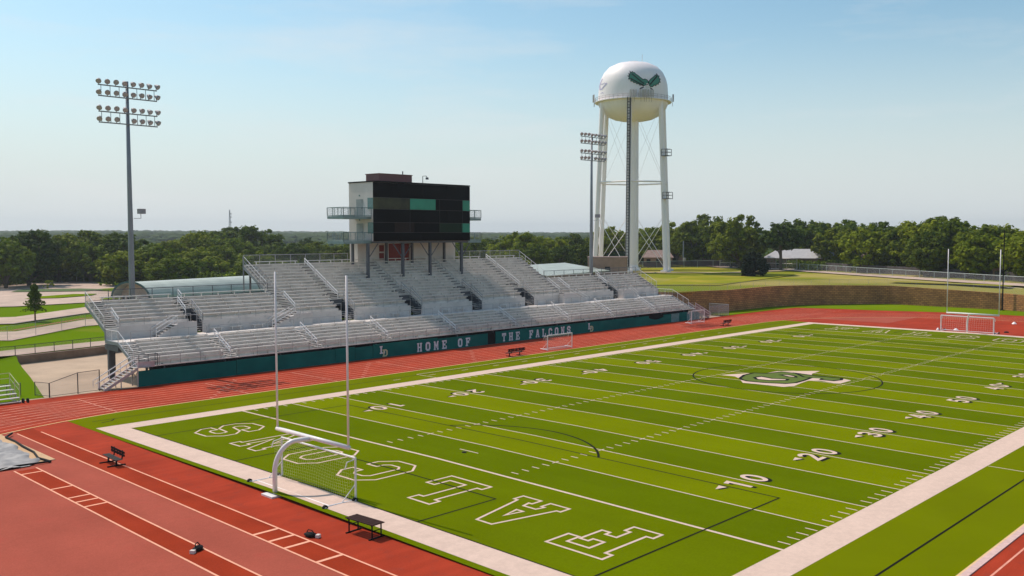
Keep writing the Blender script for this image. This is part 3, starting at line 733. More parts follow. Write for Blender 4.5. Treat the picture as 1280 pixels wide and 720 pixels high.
# lower deck
d = MB()
for k in range(NL):
    v = VF+dvL*k; z = Z0L+dzL*k
    d.box(UL,UR,v+.004,v+dvL+.002,z-.06,z)
    if k: d.box(UL,UR,v,v+.02,z-dzL+.004,z-.061)
d.box(UL,UR,VF-.03,VF,Z0L-.07,Z0L+.02)
d.box(UL,UR,VW,VU-.01,Z0W-.08,Z0W+.002); d.box(UL,UR,VW-.02,VW-.002,Z0W-dzL+.004,Z0W-.01)
P(d, 'lower_deck', [M_alu])
d = MB(); d.box(UL+1.2,UR-1.0,VF+.25,VF+.3,.0,Z0L-.07); P(d, 'underdeck_shade_sheet', M_dark)  # near-black sheet added so the gap below the deck reads as deep shade
# upper decks
def upper_deck(u0, u1, n, gaps, name):
    d = MB()
    for k in range(n):
        v = rowv_u(k); z = rowz_u(k)
        segs = [(u0,u1)]
        if k < 4:
            for g0, g1 in gaps:
                ns = []
                for a, b in segs:
                    if g0 > a and g1 < b: ns += [(a,g0),(g1,b)]
                    else: ns.append((a,b))
                segs = ns
        for a, b in segs:
            d.box(a,b,v+.004,v+dv+.002,z-.06,z)
            d.box(a,b,v,v+.02,(z-dz if k else Z0W)+.004,z-.061)
    return P(d, name, M_alu)
upper_deck(UCL,UCR,NC,ENTR,'middle_deck')
upper_deck(UL,UCL-.02,NW,WENT[:1],'wing_deck'); upper_deck(UCR+.02,UR,NW,WENT[1:],'wing_deck')
# benches
def sections(cuts, u0, u1, hw=.62):
    out = []; a = u0
    for c in sorted(cuts): out.append((a,c-hw)); a = c+hw
    out.append((a,u1)); return [(p,q) for p,q in out if q-p > .8]
def bench_mesh(mb, a, b, v, z):
    mb.box(a+.05,b-.05,v+.27,v+.52,z+.40,z+.44)
    mb.box(a+.05,b-.05,v+.265,v+.285,z+.35,z+.397)
    n = max(2, int((b-a)/1.8)+1)
    for i in range(n):
        x = a+.3+(b-a-.6)*i/(n-1); mb.box(x-.03,x+.03,v+.32,v+.47,z+.001,z+.398)
rows = []
for k in range(NL):
    for a, b in sections(LA, UL+1.4, UR-1.4): rows.append((a,b,VF+dvL*k+ (.08 if k == 0 else 0),Z0L+dzL*k))
for k in range(NC):
    cuts = UA+[]
    for a, b in sections(cuts, UCL+1.3, UCR-1.3, .95 if k < 4 else .62): 
        if k == 0: continue
        rows.append((a,b,rowv_u(k),rowz_u(k)))
for k in range(1,NW):
    for u0, u1, g in ((UL+1.3,UCL-.1,WENT[0]),(UCR+.1,UR-1.3,WENT[1])):
        c = (g[0]+g[1])/2
        for a, b in sections([c], u0, u1, .62): rows.append((a,b,rowv_u(k),rowz_u(k)))
rows.sort(key=lambda r: (Vector(((r[0]+r[1])/2, r[2], r[3]))-CP).length/(r[1]-r[0]))
rest = MB()
for i, r in enumerate(rows):
    if i < 98:
        b = MB(); bench_mesh(b, *r); P(b, 'bench_row', M_bench)
    else: bench_mesh(rest, *r)
tag(P(rest, 'bench_rows', M_bench), kind='stuff')
# aisle half steps
def half_steps(u, k0, k1, vf, zf, dvv, dzz, n0=''):
    b = MB()
    for k in range(k0, k1):
        v = vf+dvv*k; z = zf+dzz*k
        b.box(u-.55,u+.55,v-.30,v-.02,z-dzz*.5-.03,z-dzz*.5+.01)
        b.box(u-.56,u+.56,v-.006,v-.001,z-dzz*.5+.02,z-.07,1)  # black strip paints the shade of the open riser gap
    return P(b, 'aisle_steps', [M_bench, M_dark])
for u in LA: half_steps(u,1,NL,VF,Z0L,dvL,dzL)
for u in UA: half_steps(u,5,NC,VU,ZU,dv,dz)
for u in (UCL+.65,UCR-.65): half_steps(u,1,NC,VU,ZU,dv,dz)
for g in WENT: half_steps((g[0]+g[1])/2,5,NW,VU,ZU,dv,dz)
for u in (UL+.7, UR-.7): half_steps(u,1,NW,VU,ZU,dv,dz); half_steps(u,1,NL,VF,Z0L,dvL,dzL)
# handrails
def rake_rail(u, v0, z0, v1, z1, h=.92, mid=True, name='aisle_handrail', m=M_railw, parts=1, gap=.35):
    for i in range(parts):
        a = i/parts; c = (i+1)/parts - gap/parts*(.35 if parts > 1 else 0)
        A = (u, v0+(v1-v0)*a, z0+(z1-z0)*a); B = (u, v0+(v1-v0)*c, z0+(z1-z0)*c)
        b = MB()
        b.tube([(A[0],A[1],A[2]+h),(B[0],B[1],B[2]+h)],.055,6)
        if mid: b.tube([(A[0],A[1],A[2]+h-.36),(B[0],B[1],B[2]+h-.36)],.046,6)
        for q in (A, B): b.tube([q,(q[0],q[1],q[2]+h)],.034,6)
        P(b, name, m)
for u in LA: rake_rail(u, VF+.5, Z0L, VW-.25, Z0W-.2, parts=3)
rake_rail(UA[0], rowv_u(4)-.3, rowz_u(4), rowv_u(16), rowz_u(16), parts=3)
rake_rail(UA[3], rowv_u(4)-.3, rowz_u(4), rowv_u(16), rowz_u(16), parts=3)
for u in UA[1:3]: rake_rail(u+.45, rowv_u(3), rowz_u(3), rowv_u(6), rowz_u(6), m=M_rail)
for u in UA: rake_rail(u+1.05, rowv_u(0)+.1, rowz_u(0), rowv_u(4), rowz_u(4), m=M_rail)
for u, g in ((UCL+1.1,1),(UCR-1.1,-1)): rake_rail(u, rowv_u(1), rowz_u(1), rowv_u(5), rowz_u(5))
for u in (UL+1.35,): rake_rail(u, rowv_u(0), rowz_u(0), rowv_u(3), rowz_u(3))
rake_rail(UCR+1.3, rowv_u(1), rowz_u(1), rowv_u(5), rowz_u(5))
for g in WENT:
    rake_rail(g[1]+.05, rowv_u(0), rowz_u(0), rowv_u(4), rowz_u(4), m=M_rail); rake_rail(g[0]-.05, rowv_u(2), rowz_u(2), rowv_u(5), rowz_u(5)); rake_rail((g[0]+g[1])/2, rowv_u(5.6), rowz_u(5.6), rowv_u(7), rowz_u(7))
# level guard rails
def guard(pts, h, name='guard_rail', m=M_rail, step=1.85, mesh=False, mids=1, r=.03):
    b = MB(); s = MB(); s.uv = []
    for a, c in zip(pts[:-1], pts[1:]):
        A = Vector(a); C = Vector(c); L = (C-A).length; n = max(1, round(L/step))
        b.tube([A+Vector((0,0,h)), C+Vector((0,0,h))], r, 6)
        for j in range(mids): b.tube([A+Vector((0,0,h*(j+.12 if mesh else j+1)/(mids+1))), C+Vector((0,0,h*(j+.12 if mesh else j+1)/(mids+1)))], r*.7, 5)
        for i in range(n+1): q = A+(C-A)*(i/n); b.tube([q, q+Vector((0,0,h))], r, 6)
        if mesh: wire_sheet(s, (A.x,A.y), (C.x,C.y), A.z+.05, A.z+h, C.z+.05, C.z+h)
    o = P(b, name, m)
    if mesh:
        q = P(s, 'mesh_infill', M_chain2, parent=o)
    return o
def guard_gaps(v, z, u0, u1, gaps, h, hw=.65, **k):
    for a, b in sections(gaps, u0, u1, hw): guard([(a,v,z),(b,v,z)], h, **k)
guard([(UL,VF-.02,Z0L),(UR,VF-.02,Z0L)], 1.0, name='front_guard_rail', m=M_rail, step=2.1, r=.03)
guard_gaps(VW-.02, Z0W, UL+1.2, UR-1.2, LA, .98, name='walkway_guard_rail', step=2.1, mids=0, r=.03)
gaps_u = [(a+b)/2 for a, b in ENTR]
guard_gaps(VU-.03, ZU, UCL+1.4, UCR-1.4, gaps_u, 1.0, hw=1.0, name='riser_guard_rail', mids=0, step=2.3, r=.03)
for u0, u1, g in ((UL+1.4,UCL-.2,WENT[0]),(UCR+.2,UR-1.4,WENT[1])): guard_gaps(VU-.03, ZU, u0, u1, [(g[0]+g[1])/2], 1.0, hw=.7, name='riser_guard_rail', mids=0, step=2.3, r=.03)
vb = rowv_u(NC); zb = rowz_u(NC-1)
guard([(UCL,vb+.03,zb),(35.9,vb+.03,zb)], 1.25, name='rear_guard_rail', m=M_steel if 'step=2.35' in 'step=2.1,' else M_rail, r=.042, step=2.1, mesh=True)
guard([(56.2,vb+.03,zb),(UCR,vb+.03,zb)], 1.25, name='rear_guard_rail', m=M_steel if 'step=2.35' in 'step=2.1,' else M_rail, r=.042, step=2.1, mesh=True)
vbw = rowv_u(NW); zbw = rowz_u(NW-1)
guard([(UL,vbw+.03,zbw),(UCL,vbw+.03,zbw)], 1.15, name='rear_guard_rail', m=M_steel if 'step=2.35' in 'step=2.35' else M_rail, r=.042, step=2.35, mesh=True)
guard([(UCR,vbw+.03,zbw),(UR,vbw+.03,zbw)], 1.15, name='rear_guard_rail', m=M_steel if 'step=2.35' in 'step=2.35' else M_rail, r=.042, step=2.35, mesh=True)
# raking end rails
for u in (UL-.02, UR+.02):
    guard([(u,vbw,zbw),(u,VU+.3,ZU+.1)], 1.1, name='end_guard_rail', m=M_railw, step=1.3, mesh=True)
    guard([(u,VU,Z0W),(u,VW,Z0W),(u,VF+.9,Z0L+.35)], 1.1, name='end_guard_rail', m=M_railw, step=1.3, mesh=True)
for u in (UCL-.01, UCR+.01):
    guard([(u,vb,zb),(u,vbw+.2,zbw+.2)], 1.1, name='end_guard_rail', m=M_railw, step=1.6)
# riser panels, centre raised panel, end stringers, frames
d = MB()
for a, b in sections(gaps_u, UCL+1.9, UCR-1.9, 1.0): d.box(a,b,VU-.06,VU-.035,Z0W+.01,ZU+.16)
for a, b in sections(gaps_u, UCL+1.9, UCR-1.9, 1.0):
    x = a+1.2
    while x < b: d.box(x-.02,x+.02,VU-.075,VU-.062,Z0W+.02,ZU+.15); x += 1.25
for u0, u1, g in ((UL+1.3,UCL,WENT[0]),(UCR,UR-1.3,WENT[1])):
    for a, b in sections([(g[0]+g[1])/2], u0, u1, .62): d.box(a,b,VU-.06,VU-.035,Z0W+.01,ZU+.16)
P(d, 'riser_panels', M_panel)
for (g0, g1), n in [(e, 4) for e in ENTR]+[(e, 4) for e in WENT]:
    b = MB()
    for u in (g0-.03, g1+.03):
        pts = [(u,VU,Z0W+.01),(u,VU+3.62,Z0W+.01),(u,VU+3.62,rowz_u(5)-.15),(u,VU+dv*n,rowz_u(4)-.05),(u,VU,rowz_u(0))]
        b.quad(*pts[:4]); b.tri(pts[0],pts[3],pts[4]); b.quad(*[(p[0]+.02,p[1],p[2]) for p in reversed(pts[:4])]); b.tri(*[(p[0]+.02,p[1],p[2]) for p in (pts[4],pts[3],pts[0])])
    b.quad((g0,VU+dv*n-.01,rowz_u(n)-.9),(g1,VU+dv*n-.01,rowz_u(n)-.9),(g1,VU+dv*n-.01,rowz_u(n)-.07),(g0,VU+dv*n-.01,rowz_u(n)-.07))
    o = P(b, 'entrance_tunnel', M_steel)
    q = MB(); q.box(g0-.3,g1+.3,VU+3.63,VU+3.68,Z0W,rowz_u(6)-.2); q.box(g0,g1,VU,VU+3.6,Z0W-.05,Z0W-.01,0); P(q, 'tunnel_shade_backing', M_dark)  # near-black backing and floor added to shut out daylight and darken the tunnel
    q = MB()
    for k in range(5): q.box(g0+.95,g1-.05,VU+.3+.3*k,VU+.6+.3*k,Z0W+.2*k+.15,Z0W+.2*k+.2)
    P(q, 'entrance_steps', M_bench)
    guard([(g0,VU-.6,Z0W),(g1,VU-.6,Z0W)], 1.0, name='entrance_rail', mids=1, step=.9, r=.02)
for u in (UL-.05, UR+.05):
    d = MB()
    def sheet(pts, t=.05): 
        d.quad(*[(u-t/2,p[0],p[1]) for p in pts]); d.quad(*[(u+t/2,p[0],p[1]) for p in reversed(pts)])
    d.bar((u,VF,Z0L-.15),(u,VW,Z0W-.15),.08,.32); d.bar((u,VW,Z0W-.15),(u,VU,Z0W-.15),.08,.3); d.bar((u,VU,ZU-.25),(u,vbw,zbw-.25),.08,.34)
    d.bar((u,VU,Z0W),(u,VU,ZU),.1)
    P(d, 'end_stringer', M_polem)
for u in (UCL-.04, UCR+.04):
    d = MB(); d.bar((u,vbw-1,zbw-.6),(u,vb,zb-.25),.08,.34); d.bar((u,vb,zb+1.1),(u,vb,0),.12); d.bar((u,vbw,0),(u,vbw,zbw),.12); P(d, 'end_stringer', M_polem)
    d = MB()
    for k in range(NW, NC): d.quad((u,rowv_u(k),rowz_u(k)-.36),(u,rowv_u(k+1),rowz_u(k)-.36+.0),(u,rowv_u(k+1),rowz_u(k)),(u,rowv_u(k),rowz_u(k)))
    P(d, 'end_panel', M_panel)
us = [UL+2.6+i*(UR-UL-5.2)/14 for i in range(15)]
for u in (UL+.25, UR-.25):
    d = MB(); d.box(u-.2,u+.2,VW+.2,VU+.4,2.9,Z0W-.4); d.box(u-.18,u+.4,VU-.5,VU-.1,-.003,2.9); P(d, 'end_pier', M_steel)
for u in us:
    d = MB(); wing = u < UCL or u > UCR; ve = vbw if wing else vb; ze = zbw if wing else zb
    for v, zt_ in ((VF+.6,Z0L-.1),(VW-.3,Z0W-.35),(VU+.2,Z0W-.2 if wing else Z0W),(ve-.4,ze-.5)):
        d.box(u-.09,u+.09,v-.09,v+.09,-.003,zt_)
    d.bar((u,VF,Z0L-.32),(u,VW,Z0W-.32),.1,.22); d.bar((u,VU,ZU-.4),(u,ve,ze-.4),.1,.25); d.bar((u,VU+.2,.3),(u,ve-.4,ze-.6),.07)
    P(d, 'support_frame', M_steel)
# side stairs from the cross aisle up to the first upper row
def side_stair(ua, ub, z0, z1, v0, v1, plat):
    """stairs rising from ua to ub along u, then a level platform to plat"""
    d = MB(); n = 6; s = 1 if ub > ua else -1
    for i in range(n):
        x0 = ua+(ub-ua)*i/n; x1 = ua+(ub-ua)*(i+1)/n; z = z0+(z1-z0)*(i+1)/n
        d.box(min(x0,x1),max(x0,x1),v0,v1,z-.05,z)
    d.box(min(ub,plat),max(ub,plat),v0,v1,z1-.06,z1)
    o = P(d, 'cross_aisle_stair', M_bench)
    q = MB(); q.box(min(ub,plat),max(ub,plat),v0-.04,v0-.01,z0,z1+.25)
    q.quad((ua,v0-.02,z0),(ub,v0-.02,z0),(ub,v0-.02,z1+.1),(ua,v0-.02,z0+.15))
    q.box(plat-.02,plat+.02,v0,v1,z0+.02,z1+.2)
    P(q, 'side_panel', M_panel, parent=o)
    q = MB()
    for vv in (v0, v1-.05):
        q.tube([(ua-s*.2,vv,z0+.9),(ub,vv,z1+.95)],.045,6); q.tube([(ua-s*.2,vv,z0+.5),(ub,vv,z1+.55)],.035,6)
        q.tube([(ua-s*.2,vv,z0),(ua-s*.2,vv,z0+.9)],.035,6); q.tube([(ub,vv,z1),(ub,vv,z1+.95)],.035,6)
    P(q, 'stair_handrail', M_railw, parent=o)
    q = MB()
    q.tube([(ub,v0,z1+.95),(plat,v0,z1+.95)],.03,6)
    for x in (ub,(ub+plat)/2,plat): q.tube([(x,v0,z1),(x,v0,z1+.95)],.025,6)
    P(q, 'landing_rail', M_rail, parent=o)
def sstair_fix(*a): side_stair(*a)
side_stair(4.2,6.3,Z0W,ZU,73.3,74.4,8.4)
side_stair(17.6,20.2,Z0W,ZU,73.3,74.4,22.6)
side_stair(85.9,84.0,Z0W,ZU,73.3,74.4,82.1)
side_stair(72.6,70.0,Z0W,ZU,73.3,74.4,67.4)
# short benches along the cross aisle
for u in (6.9,10.3,12.6,15.3,31.4,34.9,43.2,46.0,54.2,57.3,64.5,75.5,78.2,88.0):
    b = MB(); b.box(u,u+1.5,73.9,74.2,Z0W+.42,Z0W+.47); b.box(u+.2,u+.27,73.95,74.15,Z0W,Z0W+.419); b.box(u+1.2,u+1.27,73.95,74.15,Z0W,Z0W+.419); P(b, 'aisle_bench', M_bench)
# end stairs to the ground
def end_stair(s, u_top, u_bot):
    d = MB(); n = 10
    d.box(min(u_top,u_top+s*-1.3),max(u_top,u_top-s*1.3),VF-.35,VF+1.0,Z0L-.06,Z0L+.01)
    for i in range(n):
        t0, t1 = i/n, (i+1)/n; x0 = u_bot+(u_top-u_bot)*t0; x1 = u_bot+(u_top-u_bot)*t1
        d.box(min(x0,x1),max(x0,x1)+.04,VF-.30,VF+.95,Z0L*t1-.05,Z0L*t1)
    for v in (VF-.33, VF+.98): d.bar((u_bot,v,-.0),(u_top,v,Z0L-.1),.06,.26)
    um = (u_top+u_bot)/2
    for v in (VF-.3, VF+.95): d.bar((um,v,0),(um,v,Z0L/2),.08); d.bar((u_top,v,0),(u_top,v,Z0L-.05),.09)
    d.bar((u_top,VF-.3,.3),(u_top,VF+.95,1.5),.05); d.bar((u_top,VF-.3,1.5),(u_top,VF+.95,.3),.05)
    o = P(d, 'end_staircase', M_rail)
    q = MB()
    for v in (VF-.36, VF+1.01):
        for h in (1.0,.55):
            q.tube([(u_bot+s*.25,v,h-.02),(u_top,v,Z0L+h)],.042,6)
        for t in (0,.33,.66,1): q.tube([(u_bot+(u_top-u_bot)*t,v,Z0L*t),(u_bot+(u_top-u_bot)*t,v,Z0L*t+1.0)],.032,6)
        q.tube([(u_bot+s*.25,v,.98),(u_bot+s*.45,v,.9),(u_bot+s*.45,v,.3)],.035,6)
    P(q, 'stair_handrail', M_railw, parent=o)
    if s > 0:
        q = MB(); q.uv = []
        for v in (VF-.37, VF+1.02):
            a, b = (u_bot,v), (u_top,v); wire_sheet(q, a, b, .02, 1.0, Z0L, Z0L+1.0)
        P(q, 'stair_screen', M_screen, parent=o)
end_stair(-1, UL-.15, -3.9); end_stair(1, UR+.15, 97.9)
g_ = MB(); g_.box(UL-.1,UL+1.6,VF-.05,VF-.02,Z0L-.1,Z0L+.45); P(g_, 'corner_panel', mat('corner_panel_pink',(.55,.42,.42),.6))
guard([(UL+.1,VF-.02,Z0L),(UL+1.9,VF-.02,Z0L),(UL+1.9,VF+.5,Z0L)], 1.15, name='corner_rail', m=M_steel, step=.8)

# teal wall in front
tw = empty('perimeter_wall', (45.7,66.9,0), 'long teal wall lettered HOME OF THE FALCONS below the grandstand', 'wall')
def PW(mb, name, m, parent=tw):
    o = mb.build(name, m); o.parent = parent
    if parent is tw: o.matrix_parent_inverse = Matrix.Translation((-45.7,-66.9,0))
    return o
cuts = [-.75,9.4,21.4,24.1,26.6,36.5,45.1]; cuts2 = [46.5,56.0,68.0,76.5]
for cc in (cuts, cuts2):
    for a, b in zip(cc[:-1], cc[1:]):
        m_ = MB(); m_.box(a+.03,b-.03,66.9,67.0,.002,1.5+.06*math.sin(a)); m_.box(a+.03,b-.03,66.885,67.02,1.5+.06*math.sin(a)+.002,1.54+.06*math.sin(a)); PW(m_, 'wall_panel', M_teal)
for a, b, t_ in ((76.5,80.5,1.45),(80.5,84.5,1.1),(84.5,86.6,1.4)):
    m_ = MB(); n = 8
    for i in range(n):
        x0 = a+(b-a)*i/n; x1 = a+(b-a)*(i+1)/n; dp = lambda x: t_-(.35*math.sin(math.pi*(x-a)/(b-a)) if t_ == 1.1 else 0)
        m_.quad((x0,66.9,0),(x1,66.9,0),(x1,66.9,dp(x1)),(x0,66.9,dp(x0))); m_.quad((x0,66.95,dp(x0)),(x1,66.95,dp(x1)),(x1,66.95,0),(x0,66.95,0))
    PW(m_, 'wall_panel', M_teal)
m_ = MB(); m_.box(86.65,88.9,66.9,66.96,.002,1.4); m_.box(91.2,95.0,66.9,66.96,.002,1.4); PW(m_, 'faded_panel', mat('faded_teal',(.10,.24,.24),.7,var=.2))
m_ = MB(); m_.box(88.95,91.15,66.9,66.96,.002,1.45); PW(m_, 'wall_panel', M_teal)
m_ = MB(); m_.box(45.13,46.47,66.98,67.02,.002,1.45); PW(m_, 'gap_shade_sheet', M_dark)  # near-black sheet stands in for the shade inside the door opening
def wall_text(words, u0, u1, zlo, zhi, m, name):
    n = len(words); wch = (u1-u0)/(n); obs = []
    for i, G in enumerate(words):
        if G is None: continue
        b = MB(); x0 = u0+i*wch+wch*.22; x1 = u0+(i+1)*wch-wch*.22
        loops = [[Vector((x0+(x1-x0)*a, 0, zlo+(zhi-zlo)*c)) for a, c in ct] for ct in G]
        flat = [v for l in loops for v in l]
        L2 = [[Vector((v.x, v.z, 0)) for v in l] for l in loops]
        b.v = [(v.x,66.868,v.z) for v in flat]
        for t in tessellate_polygon(L2): b.f.append(tuple(t)); b.m.append(0)
        nf = len(flat)
        b.v += [(v.x,66.90,v.z) for v in flat]
        s0 = 0
        for l in loops:
            for j in range(len(l)): k = (j+1) % len(l); b.f.append((s0+j,s0+k,s0+k+nf,s0+j+nf)); b.m.append(0)
            s0 += len(l)
        PW(b, name, m)
wall_text([GH,GO,GM,GE,None,GO,GF], 32.9, 42.2, .14, 1.22, M_letter, 'wall_letter')
wall_text([GT,GH,GE,None,GF,GA,GLt,GC,GO,GN,GS], 47.4, 61.8, .18, 1.28, M_letter, 'wall_letter')
for u in (27.5, 65.4):
    wall_text([GLt], u-.2, u+1.1, .45, 1.35, M_letter, 'emblem_letter'); 
    loops = [[(u+.45+.75*a*1.0, .08+.85*c) for a, c in ct] for ct in GD]
    b = MB(); fl = [p for l in loops for p in l]; b.v = [(p[0],66.855,p[1]) for p in fl]
    for t in tessellate_polygon([[Vector((p[0],p[1],0)) for p in l] for l in loops]): b.f.append(tuple(t)); b.m.append(0)
    PW(b, 'emblem_letter', M_yel)

# ------------------------------------------------------------------ press box
pb = empty('press_box', (45.7,83,8.5), 'two storey press box with black glass front standing above the middle seats', 'press box')
def PB(mb, name, m, parent=pb):
    o = mb.build(name, m); o.parent = parent
    if parent is pb: o.matrix_parent_inverse = Matrix.Translation((-45.7,-83,-8.5))
    return o
X0, X1, V0, V1, ZB, ZT = 37.2, 54.4, 80.5, 86.3, 13.5, 21.6
b = MB(); b.box(X0,X1,V0+.15,V1,ZB,ZT-.15); PB(b, 'shell', M_beige)
b = MB(); b.box(X0-.08,X1+.08,V0-.1,V1+.08,ZT-.148,ZT+.02); PB(b, 'roof_edge', M_dark)
rng = random.Random(3)
def glaze(z0, z1, cuts, mats, name):
    for (a, c), m in zip(zip(cuts[:-1], cuts[1:]), mats):
        b = MB(); b.box(a+.02,c-.02,V0,V0+.10,z0+.02,z1-.02); PB(b, name, m)
glaze(ZB,14.7,[37.0,41.2,45.6,50,54.5],[M_glass]*4,'glass_panel')
glaze(16.05,17.85,[37.0,41.2,45.6,50,54.5],[M_glass]*4,'glass_panel')
glaze(19.4,ZT-.16,[37.0,41.2,45.6,50,54.5],[M_glass]*4,'glass_panel')
glaze(17.85,19.4,[37.0,43.2,47.9,48.6,53.0,54.5],[M_golive,M_gteal,M_glass,M_glass,M_gteal],'window')  # coloured panes stand in for reflections on the window bands
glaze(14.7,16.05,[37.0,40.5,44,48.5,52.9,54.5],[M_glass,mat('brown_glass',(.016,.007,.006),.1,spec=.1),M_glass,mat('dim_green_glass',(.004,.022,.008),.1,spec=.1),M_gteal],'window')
b = MB()
for zz_ in (14.7,16.05,17.85,19.4): b.box(36.98,54.52,V0-.02,V0-.002,zz_-.025,zz_+.025)
for uu in (43.2,48.6,53.0): b.box(uu-.025,uu+.025,V0-.04,V0-.022,14.7,19.4)
PB(b, 'mullions', mat('mullion_black',(.02,.02,.022),.5))
b = MB(); b.box(X0+.1,X1-.1,V0+.2,V1-.1,ZB-.25,ZB-.01); PB(b, 'floor_frame', M_steel)
b = MB(); b.box(39.3,45.0,82.2,85.2,ZT+.03,22.7); b.box(39.2,45.1,82.1,85.3,22.702,22.78); PB(b, 'roof_housing', M_maroon)
b = MB(); b.tube([(47.3,82.6,ZT),(47.3,82.6,22.75),(47.9,82.6,22.8),(48.1,82.6,22.6)],.05,6); b.box(47.95,48.25,82.45,82.75,22.3,22.58); PB(b, 'roof_camera', M_steel)
b = MB(); b.tube([(43.2,82,22.78),(43.2,82,23.2)],.08,6); PB(b, 'roof_vent', M_steel)
for zf in (ZB+.05, 16.85):
    d_ = MB(); d_.box(X0-.045,X0-.005,83.05,84.55,zf+.05,zf+2.35); o = PB(d_, 'side_door', mat('door_grey',(.30,.31,.30),.6))
    h_ = MB(); h_.box(X0-.10,X0-.046,83.2,83.3,zf+1.1,zf+1.25); PB(h_, 'handle', M_dark, o)
    d_ = MB(); d_.box(X0-.05,X0-.005,80.75,82.0,zf+1.0,zf+2.5); d_.box(X0-.09,X0-.052,83.7,83.9,zf+2.75,zf+2.95); PB(d_, 'side_window', mat('side_glass',(.10,.22,.21),.15))
    for s, (a, c) in ((0,(32.7,X0-.02)),(1,(X1+.02,57.1))):
        va, vc = (81.2, 84.9) if s == 0 else (80.9,83.6)
        b = MB(); b.box(a,c,va,vc,zf-.36,zf); o = PB(b, 'balcony', M_greens)
        q = MB()
        pts = [(c,va),(a,va),(a,vc),(c,vc)] if s == 0 else [(a,va),(c,va),(c,vc),(a,vc)]
        for (p, r_) in zip(pts[:-1], pts[1:]):
            for h in (1.15,.1): q.tube([(p[0],p[1],zf+h),(r_[0],r_[1],zf+h)],.045,6)
            L = math.hypot(r_[0]-p[0], r_[1]-p[1]); n = max(1, round(L/1.25))
            for i in range(n+1): t = i/n; q.tube([(p[0]+(r_[0]-p[0])*t,p[1]+(r_[1]-p[1])*t,zf),(p[0]+(r_[0]-p[0])*t,p[1]+(r_[1]-p[1])*t,zf+1.15)],.045,6)
        PB(q, 'balcony_rail', M_greens, o)
        q = MB(); q.uv = []
        for (p, r_) in zip(pts[:-1], pts[1:]): wire_sheet(q, p, r_, zf+.1, zf+1.12)
        PB(q, 'balcony_mesh', M_chain2, o)
# ground storey and supports
b = MB(); b.box(37.6,42.9,84.95,86.8,10.3,ZB-.26); b.box(46.8,55.5,84.95,86.8,10.3,ZB-.26); b.box(42.9,46.8,85.25,86.8,10.3,ZB-.26); PB(b, 'lower_storey', M_beige)
b = MB(); b.box(42.95,44.83,85.18,85.24,10.62,13.1); b.box(44.87,46.75,85.18,85.24,10.62,13.1); PB(b, 'double_door', M_reddoor)
b = MB(); b.box(41.25,42.05,84.9,84.945,10.9,11.8); b.box(41.25,42.05,84.9,84.945,12.0,12.9); PB(b, 'small_window', M_reddoor)
for i, u in enumerate((36.4,42.3,47.2,53.2)):
    z_ = rowz_u(10)
    b = MB(); b.box(u-.17,u+.17,80.83,81.17,z_,ZB-.25)
    b.bar((u,81,z_+2.6),(u+1.7,81,ZB-.3),.10); 
    if i: b.bar((u,81,z_+2.6),(u-1.7,81,ZB-.3),.10)
    b.box(u-.25,u+.25,80.75,81.25,z_+.002,z_+.06)
    PB(b, 'front_post', M_steel)
for u in (36.2,41.9,46.5,52.6):
    b = MB(); b.box(u-.15,u+.15,84.0,84.3,rowz_u(15),ZB-.25); PB(b, 'rear_post', M_steel)

# ------------------------------------------------------------------ floodlight masts
def mast(x, y, ztop, label, nper=8, zcam=16.2):
    o = empty('floodlight_mast', (x,y,0), label, 'floodlight mast', 'floodlight masts behind the grandstand')
    b = MB(); b.tube([(0,0,0),(0,0,10),(0,0,20),(0,0,ztop)],[.37,.31,.24,.16],12); b.build('pole', M_polem, o, smooth=True)
    fx, fy = 0.0, -1.0
    tiers = [ztop-.2, ztop-1.35, ztop-3.0, ztop-4.15]
    for ti, zt_ in enumerate(tiers):
        b = MB(); b.box(-3.15,3.15,-.32,-.20,zt_-.55,zt_-.43)
        o2 = b.build('crossarm', M_polem, o)
        if ti % 2 == 0:
            for i in range(7):
                q = MB(); q.bar((-2.85+i*.95,-.26,zt_-.5),(-2.85+i*.95,-.26,tiers[ti+1]-.5),.05); q.build('arm_strut', M_polem, o2)
        for i in range(nper):
            lx = -3.08+6.16*i/(nper-1)
            if ti == 3 and i == 3: continue
            q = MB(); c = Vector((lx,-.35,zt_)); ang = R(-38+ (i%3)*7); az = R((i-3.5)*9)
            dr = Vector((math.sin(az)*math.cos(ang), -math.cos(az)*math.cos(ang), math.sin(ang)))
            q.tube([c-dr*.22, c-dr*.05, c+dr*.22, c+dr*.30],[.09,.19,.28,.29],12); q.bar((lx,-.26,zt_-.45),tuple(c),.06)
            lo = q.build('lamp', M_lampg, o, smooth=False)
            q = MB(); q.tube([c+dr*.302,c+dr*.315],[.27,.27],12); q.build('lens', M_lampf, lo)
    b = MB(); b.bar((.3,-.2,zcam),(.95,-.5,zcam),.05); b.bar((.95,-.5,zcam),(.95,-.5,zcam+.5),.05); b.build('bracket', M_polem, o)
    b = MB(); b.box(.65,1.35,-.85,-.25,zcam+.5,zcam+1.05); b.build('box_light', M_lampg, o)
    return o
m1 = mast(5.17,81.6,31.0,'tall floodlight mast behind the left wing of the grandstand')
m2 = dup(m1,(83.7,81.6,.6),label='floodlight mast behind the right wing next to the water tower')

